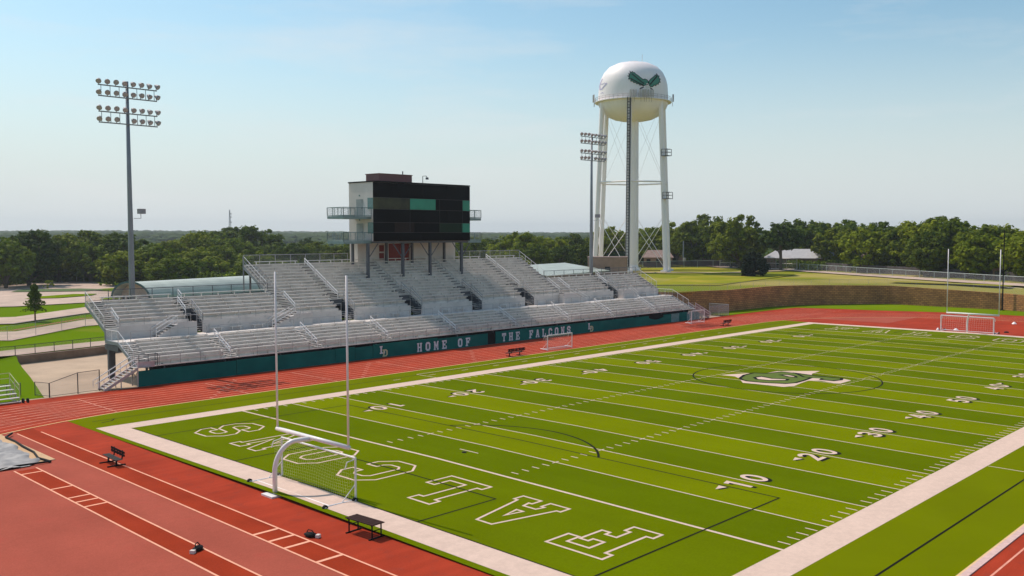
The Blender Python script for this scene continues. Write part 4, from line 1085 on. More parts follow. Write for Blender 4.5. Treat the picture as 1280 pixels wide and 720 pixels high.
# ------------------------------------------------------------------ water tower
CT = Vector((166.63+.0,136.17,4.3)); 
wt = empty('water_tower', CT, 'white water tower with green bird of prey emblem on its tank', 'water tower')
toC = (Vector((CP.x,CP.y,0))-Vector((CT.x,CT.y,0))).normalized(); aC = math.atan2(toC.y,toC.x)
def WT(mb, name, m, parent=wt, **k): return mb.build(name, m, parent, **k)
TZ = -1.9
prof_t = [(r, z+TZ) for r, z in [(0.0,58.9),(2.5,58.85),(4.6,58.5),(6.7,57.5),(8.1,56.0),(8.95,54.3),(9.35,52.7),(9.5,51.0),(9.6,49.4),(9.6,48.2)]]
prof_b = [(r, z+TZ) for r, z in [(9.6,48.2),(9.45,47.2),(9.05,46.3),(8.2,45.2),(7.0,44.3),(5.3,43.5),(3.4,43.1),(1.5,42.9)]]
b = MB(); b.lathe([(r,z) for r, z in prof_t], (0,0,0), 64); WT(b, 'tank_top', M_tank, smooth=True)
b = MB(); b.lathe(prof_b, (0,0,0), 64); WT(b, 'tank_bowl', M_tank, smooth=True)
b = MB(); b.lathe([(1.5,0),(1.5,43.0+TZ)], (0,0,0), 32); b.lathe([(2.3,0),(1.5,1.6)], (0,0,0), 24); WT(b, 'centre_riser', M_tank, smooth=True)
b = MB()
b.lathe([(9.6,47.95+TZ),(10.55,47.95+TZ),(10.55,48.1+TZ),(9.6,48.1+TZ)], (0,0,0), 64); o = WT(b, 'balcony', M_tank)
q = MB(); n = 48
for hh in (.55,1.05): q.tube([(10.5*math.cos(2*math.pi*k/n),10.5*math.sin(2*math.pi*k/n),48.1+TZ+hh) for k in range(n+1)],.045,5,cap=False)
for k in range(n): a = 2*math.pi*k/n; q.bar((10.5*math.cos(a),10.5*math.sin(a),48.1+TZ),(10.5*math.cos(a),10.5*math.sin(a),49.15+TZ),.05)
WT(q, 'balcony_rail', mat('tower_rail',(.42,.36,.33),.6), o)
for k in range(6):
    a = aC-R(6)+k*math.pi/3
    b = MB(); rb, rtp = 11.2, 9.1; n = 10
    b.tube([(rb*math.cos(a),rb*math.sin(a),0),(rtp*math.cos(a),rtp*math.sin(a),48.3+TZ)],.66,16); b.box(rb*math.cos(a)-1,rb*math.cos(a)+1,rb*math.sin(a)-1,rb*math.sin(a)+1,-.3,.35)
    WT(b, 'leg', M_tank, smooth=False)
def legp(k, z): a = aC-R(6)+k*math.pi/3; r = 11.2-2.1*z/46.4; return (r*math.cos(a),r*math.sin(a),z)
for k in range(6):
    b = MB(); b.tube([legp(k,24.2),legp(k+1,24.2)],.22,8); WT(b, 'strut', M_tank)
    b = MB()
    for (za, zc) in ((.5,15),(15,.5)) : b.tube([legp(k,za),legp(k+1,zc)],.075,5)
    b.tube([legp(k,24.4),legp(k+1,45)],.035,4); b.tube([legp(k,45),legp(k+1,24.4)],.035,4)
    WT(b, 'tie_rod', M_tank)
# access ladder on the front leg
b = MB()
for z in [i*.75 for i in range(1,62)]:
    x, y, _ = legp(0,z); r0 = Vector((x,y,0)).normalized(); t0 = Vector((-r0.y,r0.x,0)); c = Vector((x,y,z))+r0*1.0
    b.bar(c-t0*.45,c+t0*.45,.10)
    if int(z/.75)%2 == 0:
        hoop = [c+t0*(.48*math.cos(R(q_)))+r0*(.1+.75*math.sin(R(q_))) for q_ in range(0,181,30)]; b.tube(hoop,.06,4)
for s in (-1,1):
    for off in (0,.6):
        A = Vector(legp(0,1.5)); B = Vector(legp(0,46.3)); r0 = Vector((A.x,A.y,0)).normalized(); t0 = Vector((-r0.y,r0.x,0)); b.tube([A+r0*(1.0+off)+t0*s*(.45-off*.2),B+r0*(1.0+off)+t0*s*(.45-off*.2)],.10,5)
WT(b, 'caged_ladder', M_rust)
for zz_ in (31.0, 19.5):
    A = Vector(legp(1,zz_))
    b = MB(); 
    r0 = Vector((A.x,A.y,0)).normalized(); c = A+r0*1.3
    b.box(c.x-1.0,c.x+1.0,c.y-1.0,c.y+1.0,zz_,zz_+.15)
    for sx in (-1,1):
        for sy in (-1,1): b.bar((c.x+sx*.95,c.y+sy*.95,zz_),(c.x+sx*.95,c.y+sy*.95,zz_+1.8),.12)
    for h in (1.0,1.8): b.tube([(c.x-.95,c.y-.95,zz_+h),(c.x+.95,c.y-.95,zz_+h),(c.x+.95,c.y+.95,zz_+h),(c.x-.95,c.y+.95,zz_+h),(c.x-.95,c.y-.95,zz_+h)],.06,4)
    WT(b, 'rest_platform', M_steel)
b = MB(); b.tube([(.8*math.sin(aC)+1,2.2,0),(1,1,0)] if 0 else [(0,-3,56.8),(0,-3,58.9)],.07,5); b.lathe([(1.6,56.9),(1.6,57.3),(0,57.5)],(0,0,0),16); WT(b, 'roof_vent', M_tank)
# antenna boxes on the balcony
for da in (-86,-80,-2,2,11,16,19,23,27,88):
    a = aC+R(da); b = MB(); r_ = 10.75; c = (r_*math.cos(a), r_*math.sin(a)); b.tube([(c[0],c[1],46.9+TZ),(c[0],c[1],50.2+TZ)],.07,5); t0 = Vector((-math.sin(a),math.cos(a),0)); nrm = Vector((math.cos(a),math.sin(a),0))
    for s in (-.35,.35): p0 = Vector((c[0],c[1],0))+t0*s+nrm*.2; b.bar((p0.x,p0.y,48.2+TZ),(p0.x,p0.y,50.1+TZ),.32,.18)
    WT(b, 'antenna', mat('antenna_grey',(.5,.47,.46),.6))
# emblem mapped onto the tank surface
def tank_r(z):
    for (r1, z1), (r2, z2) in zip(prof_t[:-1], prof_t[1:]):
        if z2 <= z <= z1: return r1+(r2-r1)*(z1-z)/(z1-z2)
    return 9.6
def on_tank(polys, name, m, off, parent=wt, aoff=0):
    """polys in px-like units: x = metres right (seen from camera side), z = height above tower base"""
    bm = bmesh.new()
    for pts in polys:
        vs = [bm.verts.new((x, z, 0)) for x, z in pts]
        for t in tessellate_polygon([[Vector((x,z,0)) for x, z in pts]]):
            try: bm.faces.new([vs[i] for i in t])
            except ValueError: pass
    for it in range(2): bmesh.ops.subdivide_edges(bm, edges=[e for e in bm.edges if e.calc_length() > .5], cuts=2)
    bmesh.ops.triangulate(bm, faces=bm.faces[:])
    for v in bm.verts:
        x, z = v.co.x, v.co.y; r = tank_r(z)+off; s = max(-.995, min(.995, x/9.6)); a = aC + math.asin(s) + aoff
        v.co = (r*math.cos(a), r*math.sin(a), z)
    me = bpy.data.meshes.new(name); bm.to_mesh(me); bm.free(); me.materials.append(m)
    o = bpy.data.objects.new(name, me); COL.objects.link(o); o.parent = parent; return o
zp = lambda y: 48.2+TZ+.1+(122-(70+y/8))*.222
xp = lambda x: ((730+x/8)-789.7)*.224-.45
W1 = [(464,196),(458,166),(476,182),(484,168),(494,184),(506,180),(518,198),(540,210),(565,232),(590,250),(606,244),(628,252),(640,272),(634,296),(612,302),(590,312),(572,304),(556,306),(546,292),(526,294),(518,280),(498,282),(492,268),(468,266),(474,250),(446,244),(460,230),(440,214),(460,212),(446,192)]
W2 = [(642,268),(660,244),(684,226),(706,208),(716,194),(724,202),(738,180),(742,200),(756,200),(748,222),(762,230),(750,246),(756,262),(738,268),(736,284),(716,286),(710,302),(692,298),(680,314),(660,318),(646,304)]
body = [(616,300),(622,284),(640,284),(650,312),(636,338),(618,340),(606,320)]
legs_ = [[(560,330),(590,318),(598,324),(570,342),(548,350)],[(650,322),(672,330),(688,350),(676,346),(655,334)]]
on_tank([[(xp(x)*1.0,zp(y)) for x, y in q] for q in (W1,W2)], 'bird_emblem_wings', M_eagle, .05)
on_tank([[(xp(x),zp(y)) for x, y in body]], 'bird_emblem_body', mat('emblem_white',(.75,.72,.66),.5), .08)
on_tank([[(xp(x),zp(y)) for x, y in q] for q in legs_], 'bird_emblem_talons', M_rust, .07)
def thick(poly, w_):
    return [[(p.x,p.y) for p in q] for q in stroke(poly, w_)]
on_tank(thick([(xp(x),zp(y)) for x, y in [(478,192),(505,215),(540,245),(575,275),(598,290)]],.3)+thick([(xp(x),zp(y)) for x, y in [(735,205),(705,235),(675,270),(655,295)]],.3)+thick([(xp(x),zp(y)) for x, y in [(470,240),(500,258),(540,280),(590,304)]],.28)+thick([(xp(x),zp(y)) for x, y in W1+[W1[0]]],.16)+thick([(xp(x),zp(y)) for x, y in W2+[W2[0]]],.16), 'bird_emblem_outline', M_dark, .10)
sw = [(-8.9,zp(205)),(-9.25,zp(240)),(-9.3,zp(275)),(-9.1,zp(305)),(-8.6,zp(310)),(-7.9,zp(285)),(-7.2,zp(262))]
on_tank(thick(sw,.35)+thick([(-9.0,zp(255)),(-8.4,zp(262)),(-7.9,zp(256)),(-7.5,zp(268))],.18)+thick([(-8.8,zp(350)),(-8.3,zp(345)),(-8.0,zp(356))],.15), 'purple_script', M_purple, .05)

# ------------------------------------------------------------------ small buildings
def simple_building(name, c, ang, L, Wd, h, label, cat, roof='flat', mw=M_tan, mr=M_hroof, rh=2.0, over=.5, wins=3, zg=0):
    o = empty(name, (c[0],c[1],zg), label, cat, None, ang)
    b = MB(); b.box(-L/2,L/2,-Wd/2,Wd/2,-.5,h); wl = b.build('wall', mw, o)
    r = MB()
    if roof == 'flat': r.box(-L/2-.1,L/2+.1,-Wd/2-.1,Wd/2+.1,h+.002,h+.25)
    elif roof == 'gable':
        x0, x1, y0, y1 = -L/2-over, L/2+over, -Wd/2-over, Wd/2+over
        r.v = [(x0,y0,h-.1),(x1,y0,h-.1),(x1,y1,h-.1),(x0,y1,h-.1),(x0+L*.18,0,h+rh),(x1-L*.18,0,h+rh)]
        r.f = [(0,1,5,4),(1,2,5),(2,3,4,5),(3,0,4),(3,2,1,0)]; r.m = [0]*5
    r.build('roof', mr, o)
    for s in (-1,1):
        for i in range(wins):
            x = -L/2+L*(i+.5)/wins; q = MB(); q.box(x-.6,x+.6,s*Wd/2-(.04 if s < 0 else -.002),s*Wd/2+(.04 if s > 0 else -.002),1.0,2.3); q.build('window', M_dark, o)
    return o
# barrel roofed hall behind the left wing
A = Vector((35.6,151.5)); B = Vector((62,158.8)); D = (B-A); ang = math.atan2(D.y,D.x); Lh = 44.0
hall = empty('barrel_roof_hall', (A.x,A.y,.95), 'long low hall with pale green barrel roof behind the left wing', 'building', None, ang)
rw, hh = 5.2, 4.6
b = MB(); n = 16
arc = [(rw*math.cos(math.pi*k/n), 1.5+(hh-1.5)*math.sin(math.pi*k/n)) for k in range(n+1)]
for (y0, z0), (y1, z1) in zip(arc[:-1], arc[1:]): b.quad((-1.2,y0,z0),(Lh,y0,z0),(Lh,y1,z1),(-1.2,y1,z1)); b.quad((-1.2,y1*.97,z1-.15),(Lh,y1*.97,z1-.15),(Lh,y0*.97,z0-.15),(-1.2,y0*.97,z0-.15))
b.build('roof', M_roof, hall)
b = MB()
for (y0, z0), (y1, z1) in zip(arc[:-1], arc[1:]): b.bar((-1.25,y0,z0),(-1.25,y1,z1),.12,.35)
b.box(-1.2,Lh,-rw-.12,-rw+.1,1.2,1.6); b.build('roof_trim', mat('dark_teal_trim',(.03,.09,.09),.6), hall)
b = MB(); b.v = [(0.6,p[0]*.95,p[1]-.2) for p in arc]+[(0.6,-rw*.95,2.0),(0.6,rw*.95,2.0)]; b.f = [tuple(range(n+1))+(n+1,n+2)]; b.m = [0]
b = MB()
for (y0, z0), (y1, z1) in zip(arc[:-1], arc[1:]): b.quad((.6,y0*.95,1.9),(.6,y1*.95,1.9),(.6,y1*.95,max(1.9,z1-.2)),(.6,y0*.95,max(1.9,z0-.2)))
b.box(.6,Lh-.3,rw-.4,rw-.2,0,1.9); b.box(.6,Lh-.3,-rw+.2,-rw+.4,0,1.9); b.build('wall', mat('hall_stucco',(.45,.34,.27),.9), hall)
b = MB(); b.box(.9,1.2,-rw+.5,rw-.5,0,1.9); b.build('dark_opening', M_dark, hall)
b = MB()
for y in (-5,-1.6,1.6,5): b.box(-1.1,-.8,y-.12,y+.12,0,2.2 if abs(y) > 4 else 1.9)
b.box(-1.0,-.6,-5,5,1.75,1.95); b.build('post', M_panel, hall)
# flat pale green roofed shed behind the right wing
A = Vector((106,118)); B = Vector((133,125)); ang = math.atan2(B.y-A.y,B.x-A.x)
sh = empty('low_shed', (118,120,3.4), 'low shed with broad pale green roof behind the right wing', 'building', None, ang)
b = MB(); b.box(-16,14,-5,5,-1,2.3); b.build('wall', M_tan, sh)
b = MB(); b.quad((-17,-6,2.35),(15,-6,2.35),(15,6,4.0),(-17,6,4.0)); b.quad((-17,6,3.8),(15,6,3.8),(15,-6,2.15),(-17,-6,2.15)); b.quad((-17,-6,2.15),(15,-6,2.15),(15,-6,2.35),(-17,-6,2.35)); b.build('roof', M_roof, sh)
simple_building('pump_house', (138.6,122.3), math.atan2(-6.1,4.9), 9.6, 6, 4.4, 'plain tan brick pump house at the foot of the water tower', 'building', 'flat', M_tan, M_hroof, wins=1, zg=4.2)
# pile of pale earth
b = MB(); n = 20
for i in range(5):
    for j in range(n): a = 2*math.pi*j/n; r_ = 4.2*(1-i/4.5); b.v.append((r_*1.5*math.cos(a)*(1+.12*noise.noise(Vector((i,j*.6,2)))), r_*math.sin(a), 1.9*math.sin(i/4*1.5)))
for i in range(4):
    for j in range(n): b.f.append((i*n+j,i*n+(j+1)%n,(i+1)*n+(j+1)%n,(i+1)*n+j)); b.m.append(0)
b.f.append(tuple(4*n+j for j in range(n))); b.m.append(0)
o = b.build('earth_pile', mat('pale_earth',(.5,.36,.27),.95,var=.15,scale=.6), smooth=True); o.location = (150,148,4.2); tag(o, 'low pile of pale earth beyond the shed roof', 'earth pile')

HS = [((205,155),'pinkish roofed brick house seen between the water tower legs',9,.0),((228.7,156),'small brick house hidden under trees right of the water tower',12,.3),((243.7,151),'house with pale front deep in tree shade right of the water tower',12,.2),
      ((220,110.8),'wide house with pale grey hipped roof behind the white gates',25,None),((214.6,87.8),'brick house with tan gable between two tree crowns',9,.2),((208.6,61.6),'dim brick house behind the left upright of the far goal',11,.1),((201,52.5),'dim house behind the right upright of the far goal',10,.3),((192.8,42.8),'brown roofed house under the trees at the far right',14,.1)]
for (c, lab, L, k) in HS:
    ang = math.atan2(c[1]-CP.y, c[0]-CP.x)-math.pi/2
    pale = k is None
    simple_building('house', c, ang+(k or 0), L, 8, 2.9 if not pale else 3.2, lab, 'house', 'gable', M_house, M_hroof2 if pale else M_hroof, 2.2 if not pale else 2.6, zg=4.1)

# ------------------------------------------------------------------ fences
def fence(name, P_, h, label, cat='fence', step=3.0, m=M_rail, wire=True, rail=True, group=None, pr=.03, wiremat=None):
    """P_: (x,y,z) corners"""
    o = empty(name, P_[0], label, cat, group); inv = Vector(P_[0])
    A0 = [Vector(p)-inv for p in P_]
    s = MB(); s.uv = []; rl = MB(); k = 0
    for a, c in zip(A0[:-1], A0[1:]):
        L = (c-a).length; n = max(1, round(L/step))
        if rail: rl.tube([a+Vector((0,0,h)), c+Vector((0,0,h))], pr*.8, 5)
        if wire: wire_sheet(s, (a.x,a.y), (c.x,c.y), a.z+.03, a.z+h, c.z+.03, c.z+h)
        for i in range(n):
            q = a+(c-a)*(i/n); b = MB(); b.tube([q-Vector((0,0,.2)), q+Vector((0,0,h+.05))], pr, 6); b.build('post', m, o); k += 1
    q = A0[-1]; b = MB(); b.tube([q-Vector((0,0,.2)), q+Vector((0,0,h+.05))], pr, 6); b.build('post', m, o)
    if rail: rl.build('top_rail', m, o)
    if wire: s.build('wire_mesh', wiremat or M_chain, o)
    return o
M_bpost = mat('dark_post', (.06,.06,.06), .6)
fence('chain_fence', [(98.6,67.3,0),(104.9,67.3,0),(105.2,71.5,0)], 1.9, 'grey chain link fence beyond the right end stairs of the grandstand', step=3.1, m=M_rail, pr=.05, wiremat=mesh_mat('dense_chain', (.42,.42,.42), .2, .05))
g = empty('chain_fence', (-8.5,67.15,0), 'black chain link fence along the track edge left of the end stairs', 'fence')
hs_ = [(0,1.3),(2.45,1.95),(4.4,2.0)]
for x, h_ in hs_: b = MB(); b.tube([(x,.05*x,0),(x,.05*x,h_)],.045,6); b.build('post', M_bpost, g)
b = MB(); b.tube([(x,.05*x,h_-.03) for x, h_ in hs_],.028,6); b.tube([(x,.05*x,.1) for x, h_ in hs_],.02,5); b.build('top_rail', M_bpost, g)
b = MB(); b.uv = []
for (xa, ha), (xb, hb) in zip(hs_[:-1], hs_[1:]): wire_sheet(b, (xa,.05*xa), (xb,.05*xb), .05, ha, .05, hb)
b.build('wire_mesh', M_chain, g)
g = empty('chain_gate', (-8.55,67.1,0), 'gate leaf folded back at the left end of the track edge fence', 'gate')
b = MB()
for p in ((0,0),(-.6,1.7)): b.tube([(p[0],p[1],0),(p[0],p[1],1.3)],.035,6)
b.tube([(0,0,1.28),(-.6,1.7,1.28)],.025,6); b.tube([(0,0,.12),(-.6,1.7,.12)],.025,6); b.build('frame', M_bpost, g)
b = MB(); b.uv = []; wire_sheet(b, (0,0), (-.6,1.7), .12, 1.28); b.build('wire_mesh', M_chain, g)
fence('chain_fence', [(-10.1,69.5,.1),(-12.2,69.9,.1)], 1.1, 'short fence beside the small bleacher on the grass', step=1.2, m=M_bpost)
fence('terrace_rail', [(-8,92.6,.95),(-3.4,92.3,.95),(12,95.6,.95),(28,97.3,.95)], 1.05, 'dark post fence along the top of the concrete retaining wall', step=2.15, m=M_bpost, pr=.04)
fence('walk_fence', [(-2.0,106.3,.95),(1.0,109.3,.95),(14.6,120.0,.95),(24,121.5,.95)], 1.75, 'thin wire fence beside the upper walk left of the stand', step=5.5, m=M_rail)
fence('wall_top_fence', [(96,79,4),(104,74.5,4),(112.2,72.1,4),(125.6,71.6,4.1),(134,70,4),(140.9,65.6,3.95),(150.7,57.4,3.8),(151.1,46,3.5),(151.3,35.2,3.15),(149.7,30.6,3.05),(150.4,10,2.8)], 1.25, 'light wire fence along the top of the block retaining wall', step=5.0, m=M_rail, pr=.025)
fence('field_fence', [(206,106,4.1),(190,79,4.05),(176,50.5,3.9),(170,36.5,3.8),(160,8,3.7)], 1.8, 'silver chain link fence with pipe rail along the far walk', step=4.4, m=mat('fence_pipe',(.36,.44,.42),.5), pr=.07)
fence('back_fence', [(205,153,4.1),(226,158,4.1)] if 0 else [(176,150,4.1),(205,140,4.1),(222,128,4.1)], 2.0, 'chain link fence with dark screen behind the water tower', step=5.0, m=mat('fence_pipe2',(.36,.44,.42),.5), pr=.07, wiremat=mesh_mat('dark_screen',(.08,.08,.13),.5,.05))
for i, (a, c, lab) in enumerate(((Vector((201.7,129.8,4.1)),Vector((204.9,124.6,4.1)),'white chain link double gate left of the round dark shrub'),(Vector((208.0,117.9,4.1)),Vector((206.4,107.0,4.1)),'white chain link gates right of the round dark shrub'))):
    g = empty('field_gate', a, lab, 'gate', None); d_ = c-a; n = 2 if i == 0 else 3
    for k in range(n):
        b = MB(); p, q = d_*(k/n), d_*((k+1)/n)
        for hh_ in (.15,1.7,3.2): b.tube([p+Vector((0,0,hh_)),q+Vector((0,0,hh_))],.06,6)
        for t in (p,q): b.tube([t,t+Vector((0,0,3.25))],.07,6)
        lf = b.build('gate_leaf', M_railw, g)
        s = MB(); s.uv = []; wire_sheet(s, (p.x,p.y), (q.x,q.y), .15, 3.2); s.build('wire_mesh', M_chain2, lf)
# wooden privacy fences behind the far fence
def wood_fence(a, c, h, label):
    o = empty('wooden_fence', (a[0],a[1],4.0), label, 'fence'); d_ = Vector((c[0]-a[0],c[1]-a[1])); n = max(2, int(d_.length/.35)); b = MB()
    for i in range(n):
        p = d_*(i/n); q = d_*((i+.93)/n); b.bar((p.x,p.y,h/2+.03*math.sin(i*2.3)),(q.x,q.y,h/2+.03*math.sin(i*2.3)),.04,h)
    b.build('boards', M_wood, o)
    b = MB(); nr = Vector((-d_.y,d_.x)).normalized()*.05; b.bar((nr.x,nr.y,.5),(d_.x+nr.x,d_.y+nr.y,.5),.05,.1); b.bar((nr.x,nr.y,h-.4),(d_.x+nr.x,d_.y+nr.y,h-.4),.05,.1); b.build('rail', M_wood, o)
wood_fence((212,146),(224,134),2.2,'dark wooden privacy fence right of the water tower')
wood_fence((214,104),(205,90),2.2,'grey wooden privacy fence in front of the pale roofed house')
wood_fence((204,88),(196,68),2.1,'shaded wooden privacy fence under the middle of the far tree row')
wood_fence((195.5,67),(186,46),2.0,'shaded wooden privacy fence behind the far goal posts')
wood_fence((185.5,45),(176,22),2.0,'shaded wooden privacy fence at the far right end of the tree row')

# ------------------------------------------------------------------ trees
def blob_crown(seed, w_, h, z0, nclump, nleaf, ls, flat=1.0):
    r_ = random.Random(seed); b = MB()
    cs = []
    for i in range(nclump):
        while True:
            x, y, z = r_.uniform(-1,1), r_.uniform(-1,1), r_.uniform(-1,1)
            d = x*x+y*y+z*z
            if .3 < d < 1: break
        nz = .86+.26*noise.noise(Vector((x*1.9+seed*3.1,y*1.9,z*1.9)))
        k = nz
        zz_ = z*(1 if z > 0 else .85)
        cs.append((Vector((x*k*w_/2, y*k*w_/2, z0+h*.46+zz_*k*h*.52)), r_.uniform(.07,.155)*w_*.62))
    for c, rad in cs:
        for j in range(nleaf):
            d = Vector((r_.gauss(0,1),r_.gauss(0,1),r_.gauss(0,.8))).normalized(); p = c+d*rad*(r_.random()**.45)
            s = ls*r_.uniform(.6,1.3)
            n = (d+Vector((r_.uniform(-.45,.45),r_.uniform(-.45,.45),r_.uniform(-.2,.6)))).normalized()
            t = n.orthogonal().normalized(); t = (t*math.cos(r_.random()*3)+n.cross(t)*math.sin(r_.random()*3)).normalized(); u = n.cross(t)
            b.quad(p-t*s-u*s*.55, p+t*s*.2-u*s*.8, p+t*s+u*s*.5, p-t*s*.3+u*s*.75)
    return b, cs
def trunk_mesh(seed, cs, z0, h, r0):
    r_ = random.Random(seed+99); b = MB()
    b.tube([(0,0,-.4),(.05,0,z0*.5),(0,.08,z0+h*.15),(.1,0,z0+h*.5)],[r0*1.25,r0,r0*.85,r0*.4],8)
    for c, rad in r_.sample(cs, min(9,len(cs))):
        s = Vector((0,.05,z0*r_.uniform(.6,1.1)+.2)); m_ = (s+c)/2+Vector((0,0,-.3)); b.tube([s,m_,c],[r0*.45,r0*.3,r0*.1],5)
    return b
PROTO = {}
def tree_proto(kind, i):
    key = (kind,i)
    if key in PROTO: return PROTO[key]
    sp = {'broad': (10.8,9.6,.9,190,44,.27), 'dark': (10.4,9.8,.7,190,44,.27), 'light': (10,8.6,.6,170,44,.26), 'loose': (10,9.8,1.2,130,50,.26), 'high': (11,7.0,5.2,150,44,.27)}[kind]
    b, cs = blob_crown(i*7+hash_k(kind), *sp)
    ml = {'high': M_leafB, 'broad': M_leafA, 'dark': M_leafB, 'light': M_leafC, 'loose': M_leafA}[kind]
    me = b.build('crown', ml).data; ob = bpy.data.objects[-1] if 0 else None
    for o_ in [o_ for o_ in COL.objects if o_.data is me]: bpy.data.objects.remove(o_)
    tb = trunk_mesh(i, cs, sp[2], sp[1], .32); mt = tb.build('trunk', M_bark).data
    for o_ in [o_ for o_ in COL.objects if o_.data is mt]: bpy.data.objects.remove(o_)
    PROTO[key] = (me, mt, sp[0], sp[1]+sp[2]); return PROTO[key]
def hash_k(k): return {'broad':11,'dark':23,'light':37,'loose':51,'high':63}[k]
def tree(kind, x, y, zg, H, label, group, wf=1.0, i=0):
    me, mt, w0, h0 = tree_proto(kind, i % 3)
    o = empty('tree', (x,y,zg-.2), label, 'tree', group, rz=(x*1.37+y*.7) % 6.28)
    s = H/h0; o.scale = (s*wf, s*wf, s)
    c = bpy.data.objects.new('crown', me); COL.objects.link(c); c.parent = o
    t = bpy.data.objects.new('trunk', mt); COL.objects.link(t); t.parent = o
    return o
LEFT = [(37.6,230.45,11.8),(45.3,237.48,13.4),(57.96,253.25,12.5),(66.32,260.86,12.9),(76.28,267.75,12.9),(74.24,246.98,12.3),(63.63,245.85,10.5),(56.33,255.93,10.5),(64.51,222,9.0),(72.27,223.83,10.0),(69.33,208,7.4),(89.54,251.11,10.5),(103.51,266.58,12.1),(115.19,277.48,13.4),(127.81,287.79,14.5),(106.92,242.23,11.4),(133.0,279.19,15.1),(126.45,254.06,9.9),(97.09,236.17,9.2),(87.61,229.8,8.5),(121.3,233.75,9.7),(176.5,340.64,11.9),(131.92,238.82,9.8),(132.56,226.32,9.1),(189.44,332.63,10.9),(92,205,7.7)]
LK = ['dark','dark','broad','broad','dark','dark','dark','dark','light','light','light','broad','broad','dark','dark','dark','dark','dark','light','light','dark','dark','broad','broad','dark','light']
LB = ['dark tree at the left edge of the picture','large dark spreading tree behind the drive at far left','broad tree right behind the large dark spreading one','tall tree in the middle of the left tree belt','rear tree of the left belt left of the floodlight mast','dark tree directly left of the floodlight mast base','low dark tree filling the shade under the left belt','dark tree at the back of the left belt shade','bushy light green tree left of the floodlight mast','bushy light green tree right of the floodlight mast','small bright tree just above the barrel roof','rounded tree beyond the bushy light green pair','taller tree behind the barrel roofed hall','far tree on the skyline left of the radio mast','skyline tree directly under the radio mast','dense dark tree above the middle of the barrel roof','skyline tree right of the radio mast','dark tree behind the upper corner of the left wing','yellow green tree behind the barrel roof','pale green tree left of the dense dark one','dark tree beside the upper left corner of the middle block','hazy tree far behind the left rear guard rail','rounded tree behind the left rear guard rail','bushy tree behind the left rear guard rail next to the press box','distant tree left of the press box balconies','low bright tree at the right end of the barrel roof']
for i, (x, y, H) in enumerate(LEFT):
    tree(LK[i], x, y, 1.0, H*1.17, LB[i], 'trees of the left belt', wf=1.18 if H > 9 else 1.5, i=i)
b, cs = blob_crown(5, 5.2, 4.6, 0.4, 22, 46, .22)
for (x, y, H, lab) in ((67.5,252,.8,'small bright bush at the foot of the left tree belt'),(95,214,1.0,'small bush beside the barrel roof'),(43,218,.55,'low dark bush at the left picture edge')):
    o = b.build('bush', M_leafC) if H == .8 else bpy.data.objects.new('bush', bpy.data.objects['bush'].data)
    if o.name not in COL.objects: COL.objects.link(o)
    o.location = (x,y,.9); o.scale = (H,H,H); tag(o, lab, 'bush', 'bushes around the drive')
MIDT = [(154,248,10,'dark'),(160,244,9.5,'broad'),(166,239,9.3,'dark'),(173,233,9.6,'broad'),(172.7,220.4,10.3,'loose'),(165.65,199.77,11.6,'dark'),(176.3,203.5,10.6,'broad'),(165.7,185.9,10.0,'light'),(166.0,178.45,14.0,'light'),(150.6,158.4,9.6,'dark'),(139.1,155.9,8.2,'light'),(190.9,188.5,12.0,'light'),(202.4,190.7,12.4,'broad'),(162.95,159.8,9.0,'dark'),(174.4,161.9,9.3,'broad'),(215.1,191.2,11.5,'light')]
MB_ = ['dark tree seen under the left balconies','tree behind the left posts of the press box','dark tree hidden mostly behind the press box','broad tree hidden behind the press box doors','loose tree behind the right posts of the press box','dark tree touching the right balconies','broad tree just right of the press box','low bright tree in front of the tall bright crown','tall bright green crown right of the press box','dark bushy tree below the tall bright crown','low bright tree left of the dark bushy one','light green tree midway to the water tower','rear broad tree midway to the water tower','dark bushy tree left of the second floodlight mast','bushy tree touching the second floodlight mast','light tree behind the second floodlight mast']
for i, (x, y, H, k) in enumerate(MIDT): tree(k, x, y, 2.8, H, MB_[i], 'trees behind the right half of the stand', wf=1.15, i=i)
RT = [(219.06,186.36,13.9,'broad'),(229.8,188.9,11.1,'dark'),(234.5,182.7,13.4,'broad'),(229.3,172.9,14.6,'dark'),(225.3,161.3,15.6,'loose'),(220.3,150.8,15.4,'broad'),(238.8,159.1,18.6,'loose'),(229.4,145.8,15.6,'broad'),(219.3,133.6,12.5,'dark'),(203.6,124.1,17.4,'loose'),(196,107.8,0,'dark'),(201.5,109.5,14.2,'high'),(229.3,115.5,16.5,'dark'),(240.6,115.1,15.6,'broad'),(234.7,104.4,16.4,'dark'),(206.3,85.9,13.3,'light'),(222,168,11.5,'broad'),(206,128.5,13.5,'broad'),(219.5,101.5,13,'broad'),(224.4,90.5,15.2,'dark'),(208.6,78.2,13.4,'broad'),(206.0,74.6,14.3,'loose'),(205.6,69.9,15.5,'broad'),(209.1,66.1,15.9,'broad'),(199,58.7,15.3,'dark'),(195.5,53.3,13.6,'broad'),(201.4,51.2,14.8,'loose'),(181.5,38.2,12.8,'light'),(189,51.2,11.9,'light'),(192.3,64.5,11.9,'broad')]
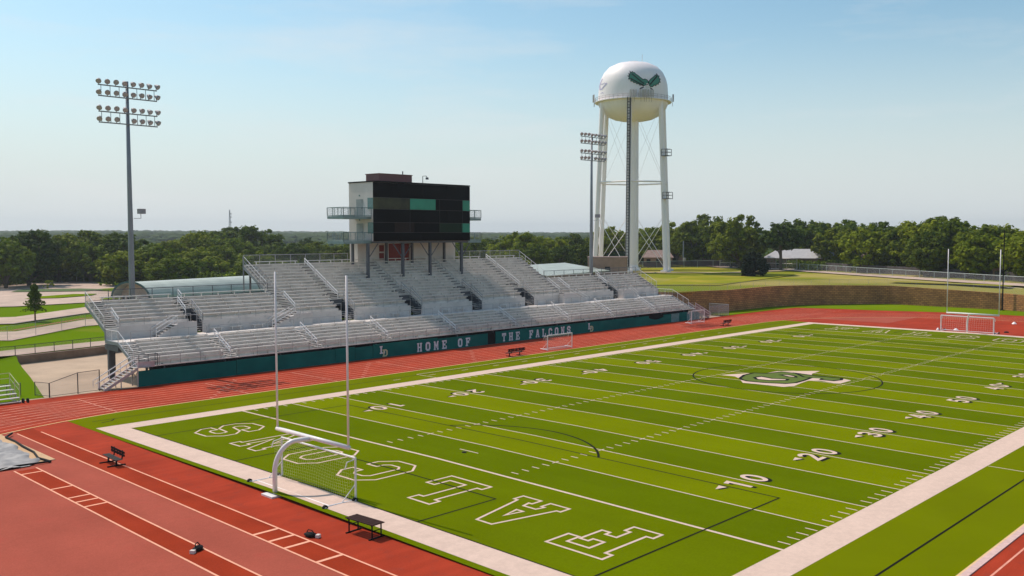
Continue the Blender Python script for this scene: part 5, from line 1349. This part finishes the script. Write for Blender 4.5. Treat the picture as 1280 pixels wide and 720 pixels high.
RB = ['tree between the water tower riser and its right legs','dark low tree seen between the water tower legs','broad tree behind the right legs of the water tower','dark tree just right of the water tower','loose crowned tree right of the water tower with gaps of sky','broad tree second from the water tower','tallest loose crown behind the first trees right of the tower','rounded tree left of the large dark oak','lower dark tree left of the large dark oak','large dark oak rising above the round shrub','','high crowned tree over the pale grey roof','dark tree behind the pale roofed house','rear tree behind the pale roofed house','dense tree at the right end of the pale roof','lighter tree in front of the brick gable','bushy tree hiding the house beside the tower legs','bushy tree just left of the large dark oak','broad low tree above the pale roof','dark crown above the brick gable','rounded tree left of the far goal','loose tree left of the far goal','broad crown directly left of the left goal upright','tallest crown behind the far goal','dark crown between the far goal uprights','broad crown at the right goal upright','loose crown right of the far goal','yellow green tree at the right edge of the picture','lower light tree between the goal uprights','low broad tree behind the left goal upright']
for i, (x, y, H, k) in enumerate(RT):
    if not RB[i]: continue
    tree(k, x, y, 3.9, H, RB[i], 'trees of the far right row', wf=1.16, i=i+1)
bs, cs2 = blob_crown(77, 7.8, 7.4, -.7, 170, 44, .22)
o = empty('round_shrub', (161.8,95.2,3.9), 'round very dark shrub on the grass above the block wall', 'shrub')
bs.build('foliage', M_leafD, o); t_ = MB(); t_.tube([(0,0,-.3),(0,0,2.5)],.15,6); t_.build('stem', M_bark, o)
bs, cs2 = MB(), []
r_y = random.Random(9)
for i in range(2600):
    hh_ = r_y.random()**.8; z = 1.5+hh_*4.2; rr = 1.75*(1-hh_)**.7*(.75+.25*math.sin(z*5))+.15; a = r_y.random()*6.283
    rr *= (r_y.random()**.5)*(1+.25*noise.noise(Vector((math.cos(a)*2,math.sin(a)*2,z))))
    c = Vector((rr*math.cos(a), rr*math.sin(a), z)); n = Vector((r_y.gauss(0,1),r_y.gauss(0,1),r_y.gauss(0,1)+.5)).normalized(); t_ = n.orthogonal().normalized(); u_ = n.cross(t_); q_ = r_y.uniform(.06,.13)
    bs.quad(c-t_*q_-u_*q_, c+t_*q_-u_*q_*.5, c+t_*q_+u_*q_, c-t_*q_*.6+u_*q_)
o = empty('young_tree', (12.4,133.9,1.0), 'young staked tree standing alone on the grass strip at the left', 'tree')
bs.build('crown', M_leafB, o); t_ = MB(); t_.tube([(0,0,-.2),(0,0,3.6)],[.13,.08],7); t_.build('trunk', mat('reddish_bark',(.22,.09,.06),.9), o)

def undergrowth():
    r_ = random.Random(4); b = MB()
    lines = [([(30,236),(60,262),(100,262),(130,230)],2.6,1.0),([(66,214),(92,204),(112,214),(150,196),(170,176),(186,160)],3.2,1.2),([(60,224),(84,232),(110,226),(150,206)],4.5,1.2),([(216,150),(226,132),(214,112),(212,92),(203,70),(190,46),(180,20)],3.0,4.0),([(232,160),(245,130),(236,92),(216,56),(200,30)],5.5,4.0)]
    for P_, hgt, zg in lines:
        for p in densify([(a,c,0) for a, c in P_], .9):
            for rep_ in range(2):
                x = p[0]+r_.gauss(0,1.6); y = p[1]+r_.gauss(0,1.6); h_ = hgt*r_.uniform(.45,1.1)
                for j in range(34):
                    c = Vector((x+r_.gauss(0,.9), y+r_.gauss(0,.9), zg+h_*r_.random()**.7)); s_ = r_.uniform(.16,.36)
                    n = Vector((r_.gauss(0,1),r_.gauss(0,1),r_.gauss(0,1))).normalized(); t_ = n.orthogonal().normalized(); u_ = n.cross(t_)
                    b.quad(c-t_*s_-u_*s_, c+t_*s_-u_*s_, c+t_*s_+u_*s_, c-t_*s_+u_*s_)
    return b
o = undergrowth().build('undergrowth', M_leafB); o['kind'] = 'stuff'; o['label'] = 'dark undergrowth filling the ground below the tree rows'
# distant woods as one mass on the hills
def far_woods():
    r_ = random.Random(12); b = MB(); ico = bmesh.new(); bmesh.ops.create_icosphere(ico, subdivisions=2, radius=1); V = [v.co.copy() for v in ico.verts]; F = [tuple(v.index for v in f.verts) for f in ico.faces]; ico.free()
    a0 = math.atan2(fw.y, fw.x)
    for i in range(5200):
        t = r_.random(); d = 330 + 3300*t**1.25; a = a0 + R(r_.uniform(-33, 37)); x = CP.x+d*math.cos(a); y = CP.y+d*math.sin(a)
        zg = ground_z(x,y); s = r_.uniform(4.5,7.5)*(1+d/2600); hz = r_.uniform(4.2,6.4)*(1+d/5200)
        if d < 520: hz *= .8
        n0 = len(b.v); off = r_.random()*50
        for v in V:
            k = 1+.38*noise.noise(v*1.9+Vector((off,0,0))); b.v.append((x+v.x*s*k, y+v.y*s*k, zg+hz*.5+v.z*hz*.62*k))
        b.f += [tuple(n0+q for q in f) for f in F]; b.m += [0]*len(F)
    return b
o = far_woods().build('distant_woods', M_hill); o['kind'] = 'stuff'; o['label'] = 'hazy wooded hills along the horizon'

# ------------------------------------------------------------------ masts and signs
o = empty('radio_mast', (674.7,1299.4,14), 'thin lattice radio mast on the horizon left of the press box', 'radio mast')
b = MB(); Hm = 36
for k in range(3):
    a = 2*math.pi*k/3; b.tube([(2.2*math.cos(a),2.2*math.sin(a),0),(.5*math.cos(a),.5*math.sin(a),Hm)],.35,4)
for i in range(12):
    z0, z1 = Hm*i/12, Hm*(i+1)/12; r0_, r1_ = 2.2-1.7*i/12, 2.2-1.7*(i+1)/12
    for k in range(3):
        a, c = 2*math.pi*k/3, 2*math.pi*(k+1)/3; b.bar((r0_*math.cos(a),r0_*math.sin(a),z0),(r1_*math.cos(c),r1_*math.sin(c),z1),.22)
b.build('lattice', mat('mast_grey',(.35,.33,.34),.7), o)
b = MB()
for z in (16,24,29): b.lathe([(0,z),(1.3,z),(1.3,z+2),(0,z+2)],(1.2,-1,0),8)
b.build('antenna', M_panel, o)
def sign_post(x, y, h, w_, hh_, label):
    o = empty('road_sign', (x,y,.95), label, 'sign', None, math.atan2(CP.y-y,CP.x-x)+math.pi/2)
    b = MB(); b.tube([(0,0,0),(0,0,h)],.09,6); b.build('post', M_rail, o)
    b = MB(); b.box(-w_/2,w_/2,-.12,-.08,h-hh_,h); b.build('sign_plate', M_panel, o)
sign_post(62.2,252,5.0,.9,1.9,'tall narrow sign post in front of the left tree belt'); sign_post(63.6,250.5,4.2,1.5,.9,'sign post with small plate next to the tall narrow one'); sign_post(42.8,239,4.3,1.4,1.2,'sign post with square plate at the far left')
o = empty('dark_pole', (149.6,34.8,0), 'slim dark pole in front of the block wall near the far goal', 'pole'); b = MB(); b.tube([(0,0,0),(0,0,15.2)],[.14,.09],8); b.build('shaft', M_dark, o); b = MB(); b.box(-.35,.35,-.35,.35,0,.15); b.build('base_plate', M_dark, o)
o = empty('utility_pole', (152,27.5,2.9), 'thick wooden pole with hanging vines at the right picture edge', 'pole'); b = MB(); b.tube([(0,0,-2.9),(0,0,7)],.22,8); b.build('shaft', M_bark, o); bb, _ = blob_crown(8, 1.6, 2.2, .5, 10, 40, .15); bb.build('vine', M_leafD, o)
o = empty('light_pole', (212,150,4.1), 'grey pole with small cabinet behind the water tower legs', 'pole'); b = MB(); b.tube([(0,0,0),(0,0,8)],.2,8); b.build('shaft', M_polem, o); b = MB(); b.box(-.5,.5,-.7,-.2,1.2,2.6); b.build('cabinet', M_panel, o)

# ------------------------------------------------------------------ goals
def football_goal(u, s, label):
    """s = +1: gooseneck stands on the -u side"""
    o = empty('football_goal', (u-s*1.9,MID+.75 if s > 0 else MID+1.3,0), label, 'goal post', 'football goal posts'); ox = u-(u-s*1.9)
    ox = s*1.9; oy = MID-o.location.y
    b = MB(); b.box(-.55,.55,-.55,.55,0,.10); b.build('base_plate', M_post, o)
    b = MB(); pts = [(0,0,.1),(0,0,1.25)]
    for k in range(1,13):
        a = math.pi/2*k/12; pts.append((ox*.62*(1-math.cos(a)) + 0, oy*(1-math.cos(a))*.62, 1.25+1.72*math.sin(a)))
    pts.append((ox-.02*s,oy,3.05-.06)); b.tube(pts,.135,14); b.build('gooseneck', M_post, o, smooth=True)
    b = MB(); b.tube([(ox,oy-3.62,3.05),(ox,oy+3.62,3.05)],.125,14); b.build('crossbar', M_post, o, smooth=True)
    for k in (-1,1):
        b = MB(); b.tube([(ox,oy+k*3.56,3.1),(ox,oy+k*3.56,12.35)],.062,10); b.build('upright', M_post, o, smooth=True)
    return o
football_goal(-9.3,1,'near white football goal post with curved neck beside the soccer goal'); football_goal(100.6,-1,'far white football goal post in front of the block wall')

def net_mesh(b, f, nu, nv, r):
    """cord net over a parametric patch"""
    for i in range(nu+1): 
        for j in range(nv): b.bar(f(i/nu,j/nv), f(i/nu,(j+1)/nv), r)
    for j in range(nv+1):
        for i in range(nu): b.bar(f(i/nu,j/nv), f((i+1)/nu,j/nv), r)
def soccer_goal(loc, rz, label, w_=7.4, h=2.44, depth=2.0, wheels=True, mn=M_net, r=.06, cell=.19, top=.55, cord=.0048):
    o = empty('soccer_goal', loc, label, 'soccer goal', None, rz)
    for k in (-1,1):
        b = MB(); b.tube([(0,k*w_/2,.0),(0,k*w_/2,h)],r,10); b.build('goal_post', M_post, o)
        b = MB(); b.tube([(0,k*w_/2,.12),(-depth,k*w_/2,.16)],r*1.05,8); b.build('ground_bar', M_post, o)
        b = MB(); b.tube([(0,k*w_/2,h-.05),(-top,k*w_/2,h-.15),(-top-.12,k*w_/2,h-.5)],r*.5,6); b.tube([(-.02,k*w_/2,1.0),(-.95,k*w_/2,.12)],r*.45,6); b.build('net_support', M_post, o)
        if wheels:
            for xw in (-depth-.05, -.15):
                q = MB(); q.tube([(xw,k*w_/2+.08*k,.16),(xw,k*w_/2+.20*k,.16)],.16,14); wh = q.build('wheel', M_rubber, o); q = MB(); q.tube([(xw,k*w_/2+.06*k,.16),(xw,k*w_/2+.215*k,.16)],.06,8); q.build('hub', M_post, wh)
    b = MB(); b.tube([(0,-w_/2,h),(0,w_/2,h)],r,10); b.build('crossbar', M_post, o)
    b = MB(); b.tube([(-depth+.35,-w_/2,.14),(-depth+.35,w_/2,.14)],r*.8,8); b.build('rear_bar', M_post, o)
    b = MB()
    def back(a, c):
        y = -w_/2+w_*a; sag = .10*math.sin(a*math.pi*3)*math.sin(c*math.pi)
        x = -top*min(1,(1-c)*3) if 0 else -(top*math.sin(math.pi*.5*min(1,(1-c)*2.2))+ .28*(1-c)*0) -.10
        z = .04+(h-.08)*c
        return Vector((x-.08*math.sin(math.pi*c)+sag, y, z))
    def bk2(a, c):  # c:0 bottom .. 1 top
        y = -w_/2+w_*a
        if c > .82: t = (1-c)/.18; return Vector((-top*t-.02, y, h-.03-.12*t-.06*math.sin(math.pi*a)*t))
        t = c/.82; x = -(.32+(top-.32)*t**2)-.10*math.sin(a*9.0)*math.sin(math.pi*t); return Vector((x, y, .03+(h-.2)*t))
    net_mesh(b, bk2, int(w_/cell), int((h+top)/cell), cord)
    for k in (-1,1):
        def sd_(a, c, k=k): p = bk2(0 if k < 0 else 1, c); return Vector((p.x*a, p.y, p.z))
        net_mesh(b, sd_, max(3,int(top/cell)), int(h/cell), cord)
    b.build('net', mn, o)
    b = MB(); b.tube([tuple(bk2(i/20,0.004)) for i in range(21)],.028,6); b.build('net_rope', M_rubber if wheels else M_netw, o)
    return o
soccer_goal((-8.95,24.4,0.0),0,'near white wheeled soccer goal under the football goal post')
soccer_goal((102.7,25.8,0.0),math.pi,'far white soccer goal behind the far end line', mn=M_netw, cell=.3, cord=.010, wheels=True, r=.075)
soccer_goal((48.1,56.9,0.0),math.pi/2+math.pi,'small white goal on the track edge right of the black bench', w_=4.6, h=1.9, depth=1.2, wheels=False, mn=M_netw, r=.055, cell=.17, cord=.007)
soccer_goal((88.4,62.9,0.0),math.pi/2+math.pi,'small white goal on the track lanes near the right end of the wall', w_=3.7, h=2.1, depth=1.2, wheels=False, mn=M_netw, r=.055, cell=.2, cord=.008)

# ------------------------------------------------------------------ benches, table, bits
def back_bench(loc, rz, label, L=3.2, sc=1.0, group='black player benches'):
    o = empty('player_bench', loc, label, 'bench', group, rz)
    b = MB()
    for y in (.0,.15,.30): b.box(-L/2,L/2,y,y+.12,.44,.48)
    b.build('seat', mat('bench_seat_grey',(.05,.05,.05),.8,spec=.1), o)
    b = MB()
    for z in (.62,.80): b.box(-L/2,L/2,.52,.56,z,z+.13)
    for i in range(5): b.box(-L/2+L*(i+.3)/5,-L/2+L*(i+.7)/5,.50,.519,.60,.95)
    b.build('backrest', M_dark, o)
    for x in (-L*.3,L*.3):
        b = MB(); b.bar((x,.2,.04),(x,.2,.44),.09); b.bar((x,-.35,.04),(x,.75,.04),.08); b.bar((x,.2,.42),(x,.55,.42),.06); b.bar((x,.55,.42),(x,.58,.95),.06); b.build('leg', M_dark, o)
    return o
back_bench((-14.75,38.8,0),-math.pi/2-.05,'black bench with backrest on the red runway left of the field', L=2.3)
back_bench((39.6,56.75,0),math.pi+.0,'black bench on the track edge in front of the wall lettering', L=2.9)
back_bench((88.1,57.7,0),math.pi,'black bench near the small goal at the right end of the track', L=2.4)
o = empty('folding_table', (-11.85,15.9,0), 'low dark slatted bench table beside the goal line border', 'table', None, R(4))
b = MB()
for i in range(4): b.box(-.38+.19*i,-.38+.19*i+.17,-1.02,1.02,.71,.75)
b.box(-.36,.36,-.9,-.84,.67,.709); b.box(-.36,.36,.84,.9,.67,.709); b.build('tabletop', mat('table_brown',(.040,.020,.018),.85,spec=.08), o)
for y in (-.85,.85):
    for x in (-.28,.28):
        b = MB(); b.bar((x,y,.05),(x,y,.668),.05); b.build('leg', M_dark, o)
    b = MB(); b.bar((-.48,y,.03),(.48,y,.03),.07,.05); b.bar((-.28,y,.4),(.28,y,.4),.035); b.build('foot_bar', M_dark, o)
for (x, y, lab, rz) in ((-18.45,19.7,'dark weight bag lying on the line of the left runway',.6),(-13.83,17.57,'dark weight bag lying on the red surface beside the striped runway',2.0)):
    o = empty('weight_bag', (x,y,0), lab, 'bag', 'small dark bags on the red surface', rz)
    b = MB(); n = 12
    for i in range(7):
        t = i/6; r_ = .17*math.sin(math.pi*(.12+.76*t)); 
        for j in range(n): a = 2*math.pi*j/n; b.v.append((-.32+.64*t, r_*1.2*math.cos(a)*(1+.15*math.sin(3*a+i)), .11+r_*.75*math.sin(a)))
    for i in range(6):
        for j in range(n): b.f.append((i*n+j,i*n+(j+1)%n,(i+1)*n+(j+1)%n,(i+1)*n+j)); b.m.append(0)
    b.f += [tuple(reversed(range(n))), tuple(6*n+j for j in range(n))]; b.m += [0,0]
    b.build('body', M_rubber, o, smooth=True)
    b = MB(); b.tube([(-.2,0,.2),(-.12,.05,.34),(.08,.05,.36),(.2,0,.2)],.025,6); b.build('handle', M_dark, o)
    b = MB(); b.box(-.52,-.34,-.1,.12,.01,.16); b.build('pale_block', M_panel, o)
for (x, y, r_, lab) in ((105.6,28.3,.28,'small white marker on the red surface inside the far soccer goal'),(122.6,25.0,.25,'small white marker on the red surface at the far right'),(104.6,30.6,.16,'tiny pale marker left of the far soccer goal')):
    o = MB(); o.lathe([(r_*1.6,.0),(r_*1.2,.12),(r_*.4,.32),(0,.34)],(0,0,0),14); q = o.build('field_marker', M_post, smooth=True); q.location = (x,y,.01); tag(q, lab, 'marker', 'small white markers on the far red surface')
for (x, y, lab) in ((107.6,21.8,'small dark object right of the far soccer goal'),):
    o = MB(); o.lathe([(.35,0),(.3,.14),(.1,.2),(0,.2)],(0,0,0),10); q = o.build('dark_disc', M_rubber); q.location = (x,y,.01); tag(q, lab, 'disc')
b = MB(); b.lathe([(.16,0),(.16,.05),(.0,.08)],(0,0,0),10); q = b.build('dark_disc', M_rubber); q.location = (2.25,24.3,CR+.01); tag(q, 'tiny dark disc on the turf near the goal line', 'disc')
# small bleacher on the grass at the left
o = empty('small_bleacher', (-11.2,66.1,0.0), 'small three row aluminium bleacher with rails at the left edge of the track', 'bleacher', None, R(3))
for k in range(4):
    b = MB(); b.box(-4.2,.0,.1+.62*k,.38+.62*k,.42+.28*k,.47+.28*k); b.build('bench_plank', M_railw, o)
    b = MB(); b.box(-4.2,.0,-.2+.62*k,.08+.62*k,.12+.28*k,.16+.28*k); b.build('foot_plank', M_bench, o)
for x in (-4.1,-2.1,-.05):
    b = MB(); b.bar((x,-.2,.06),(x,2.4,.06),.07)
    for k in range(4): b.bar((x,.24+.62*k,.06),(x,.24+.62*k,.42+.28*k),.06)
    b.bar((x,-.1,.1),(x,2.3,1.25),.05); b.build('frame', M_rail, o)
b = MB()
for h in (.55,1.0): b.tube([(.05,.3,.5+h),(.05,2.35,1.35+h)],.03,6); b.tube([(.05,2.35,1.35+h),(-4.2,2.35,1.35+h)],.03,6)
for y in (.3,1.3,2.35): b.tube([(.05,y,.4),(.05,y,.5+1.0+(y-.3)*.415)],.03,6)
for x in (-1.4,-2.8,-4.2): b.tube([(x,2.35,1.2),(x,2.35,2.35)],.03,6)
b.build('guard_rail', M_yel, o)
for (x, y) in ((.15,-.15),(.45,-.35)):
    b = MB(); b.tube([(x-.06,y,.2),(x+.06,y,.2)],.2,14); b.build('wheel', M_rubber, o)

# ------------------------------------------------------------------ haze
hz = MB(); hz.box(-700,4600,-2000,4600,-1.8,75.0)
h_o = hz.build('haze', None); h_o.data.materials.clear()
hm = bpy.data.materials.new('haze_air'); hm.use_nodes = True; t = hm.node_tree
for n_ in list(t.nodes): t.nodes.remove(n_)
ou = t.nodes.new('ShaderNodeOutputMaterial'); pv_ = t.nodes.new('ShaderNodeVolumePrincipled')
pv_.inputs['Color'].default_value = (0.82, 0.90, 0.97, 1); pv_.inputs['Density'].default_value = 0.00015; pv_.inputs['Anisotropy'].default_value = 0.3
t.links.new(pv_.outputs[0], ou.inputs['Volume']); h_o.data.materials.append(hm); h_o['kind'] = 'stuff'
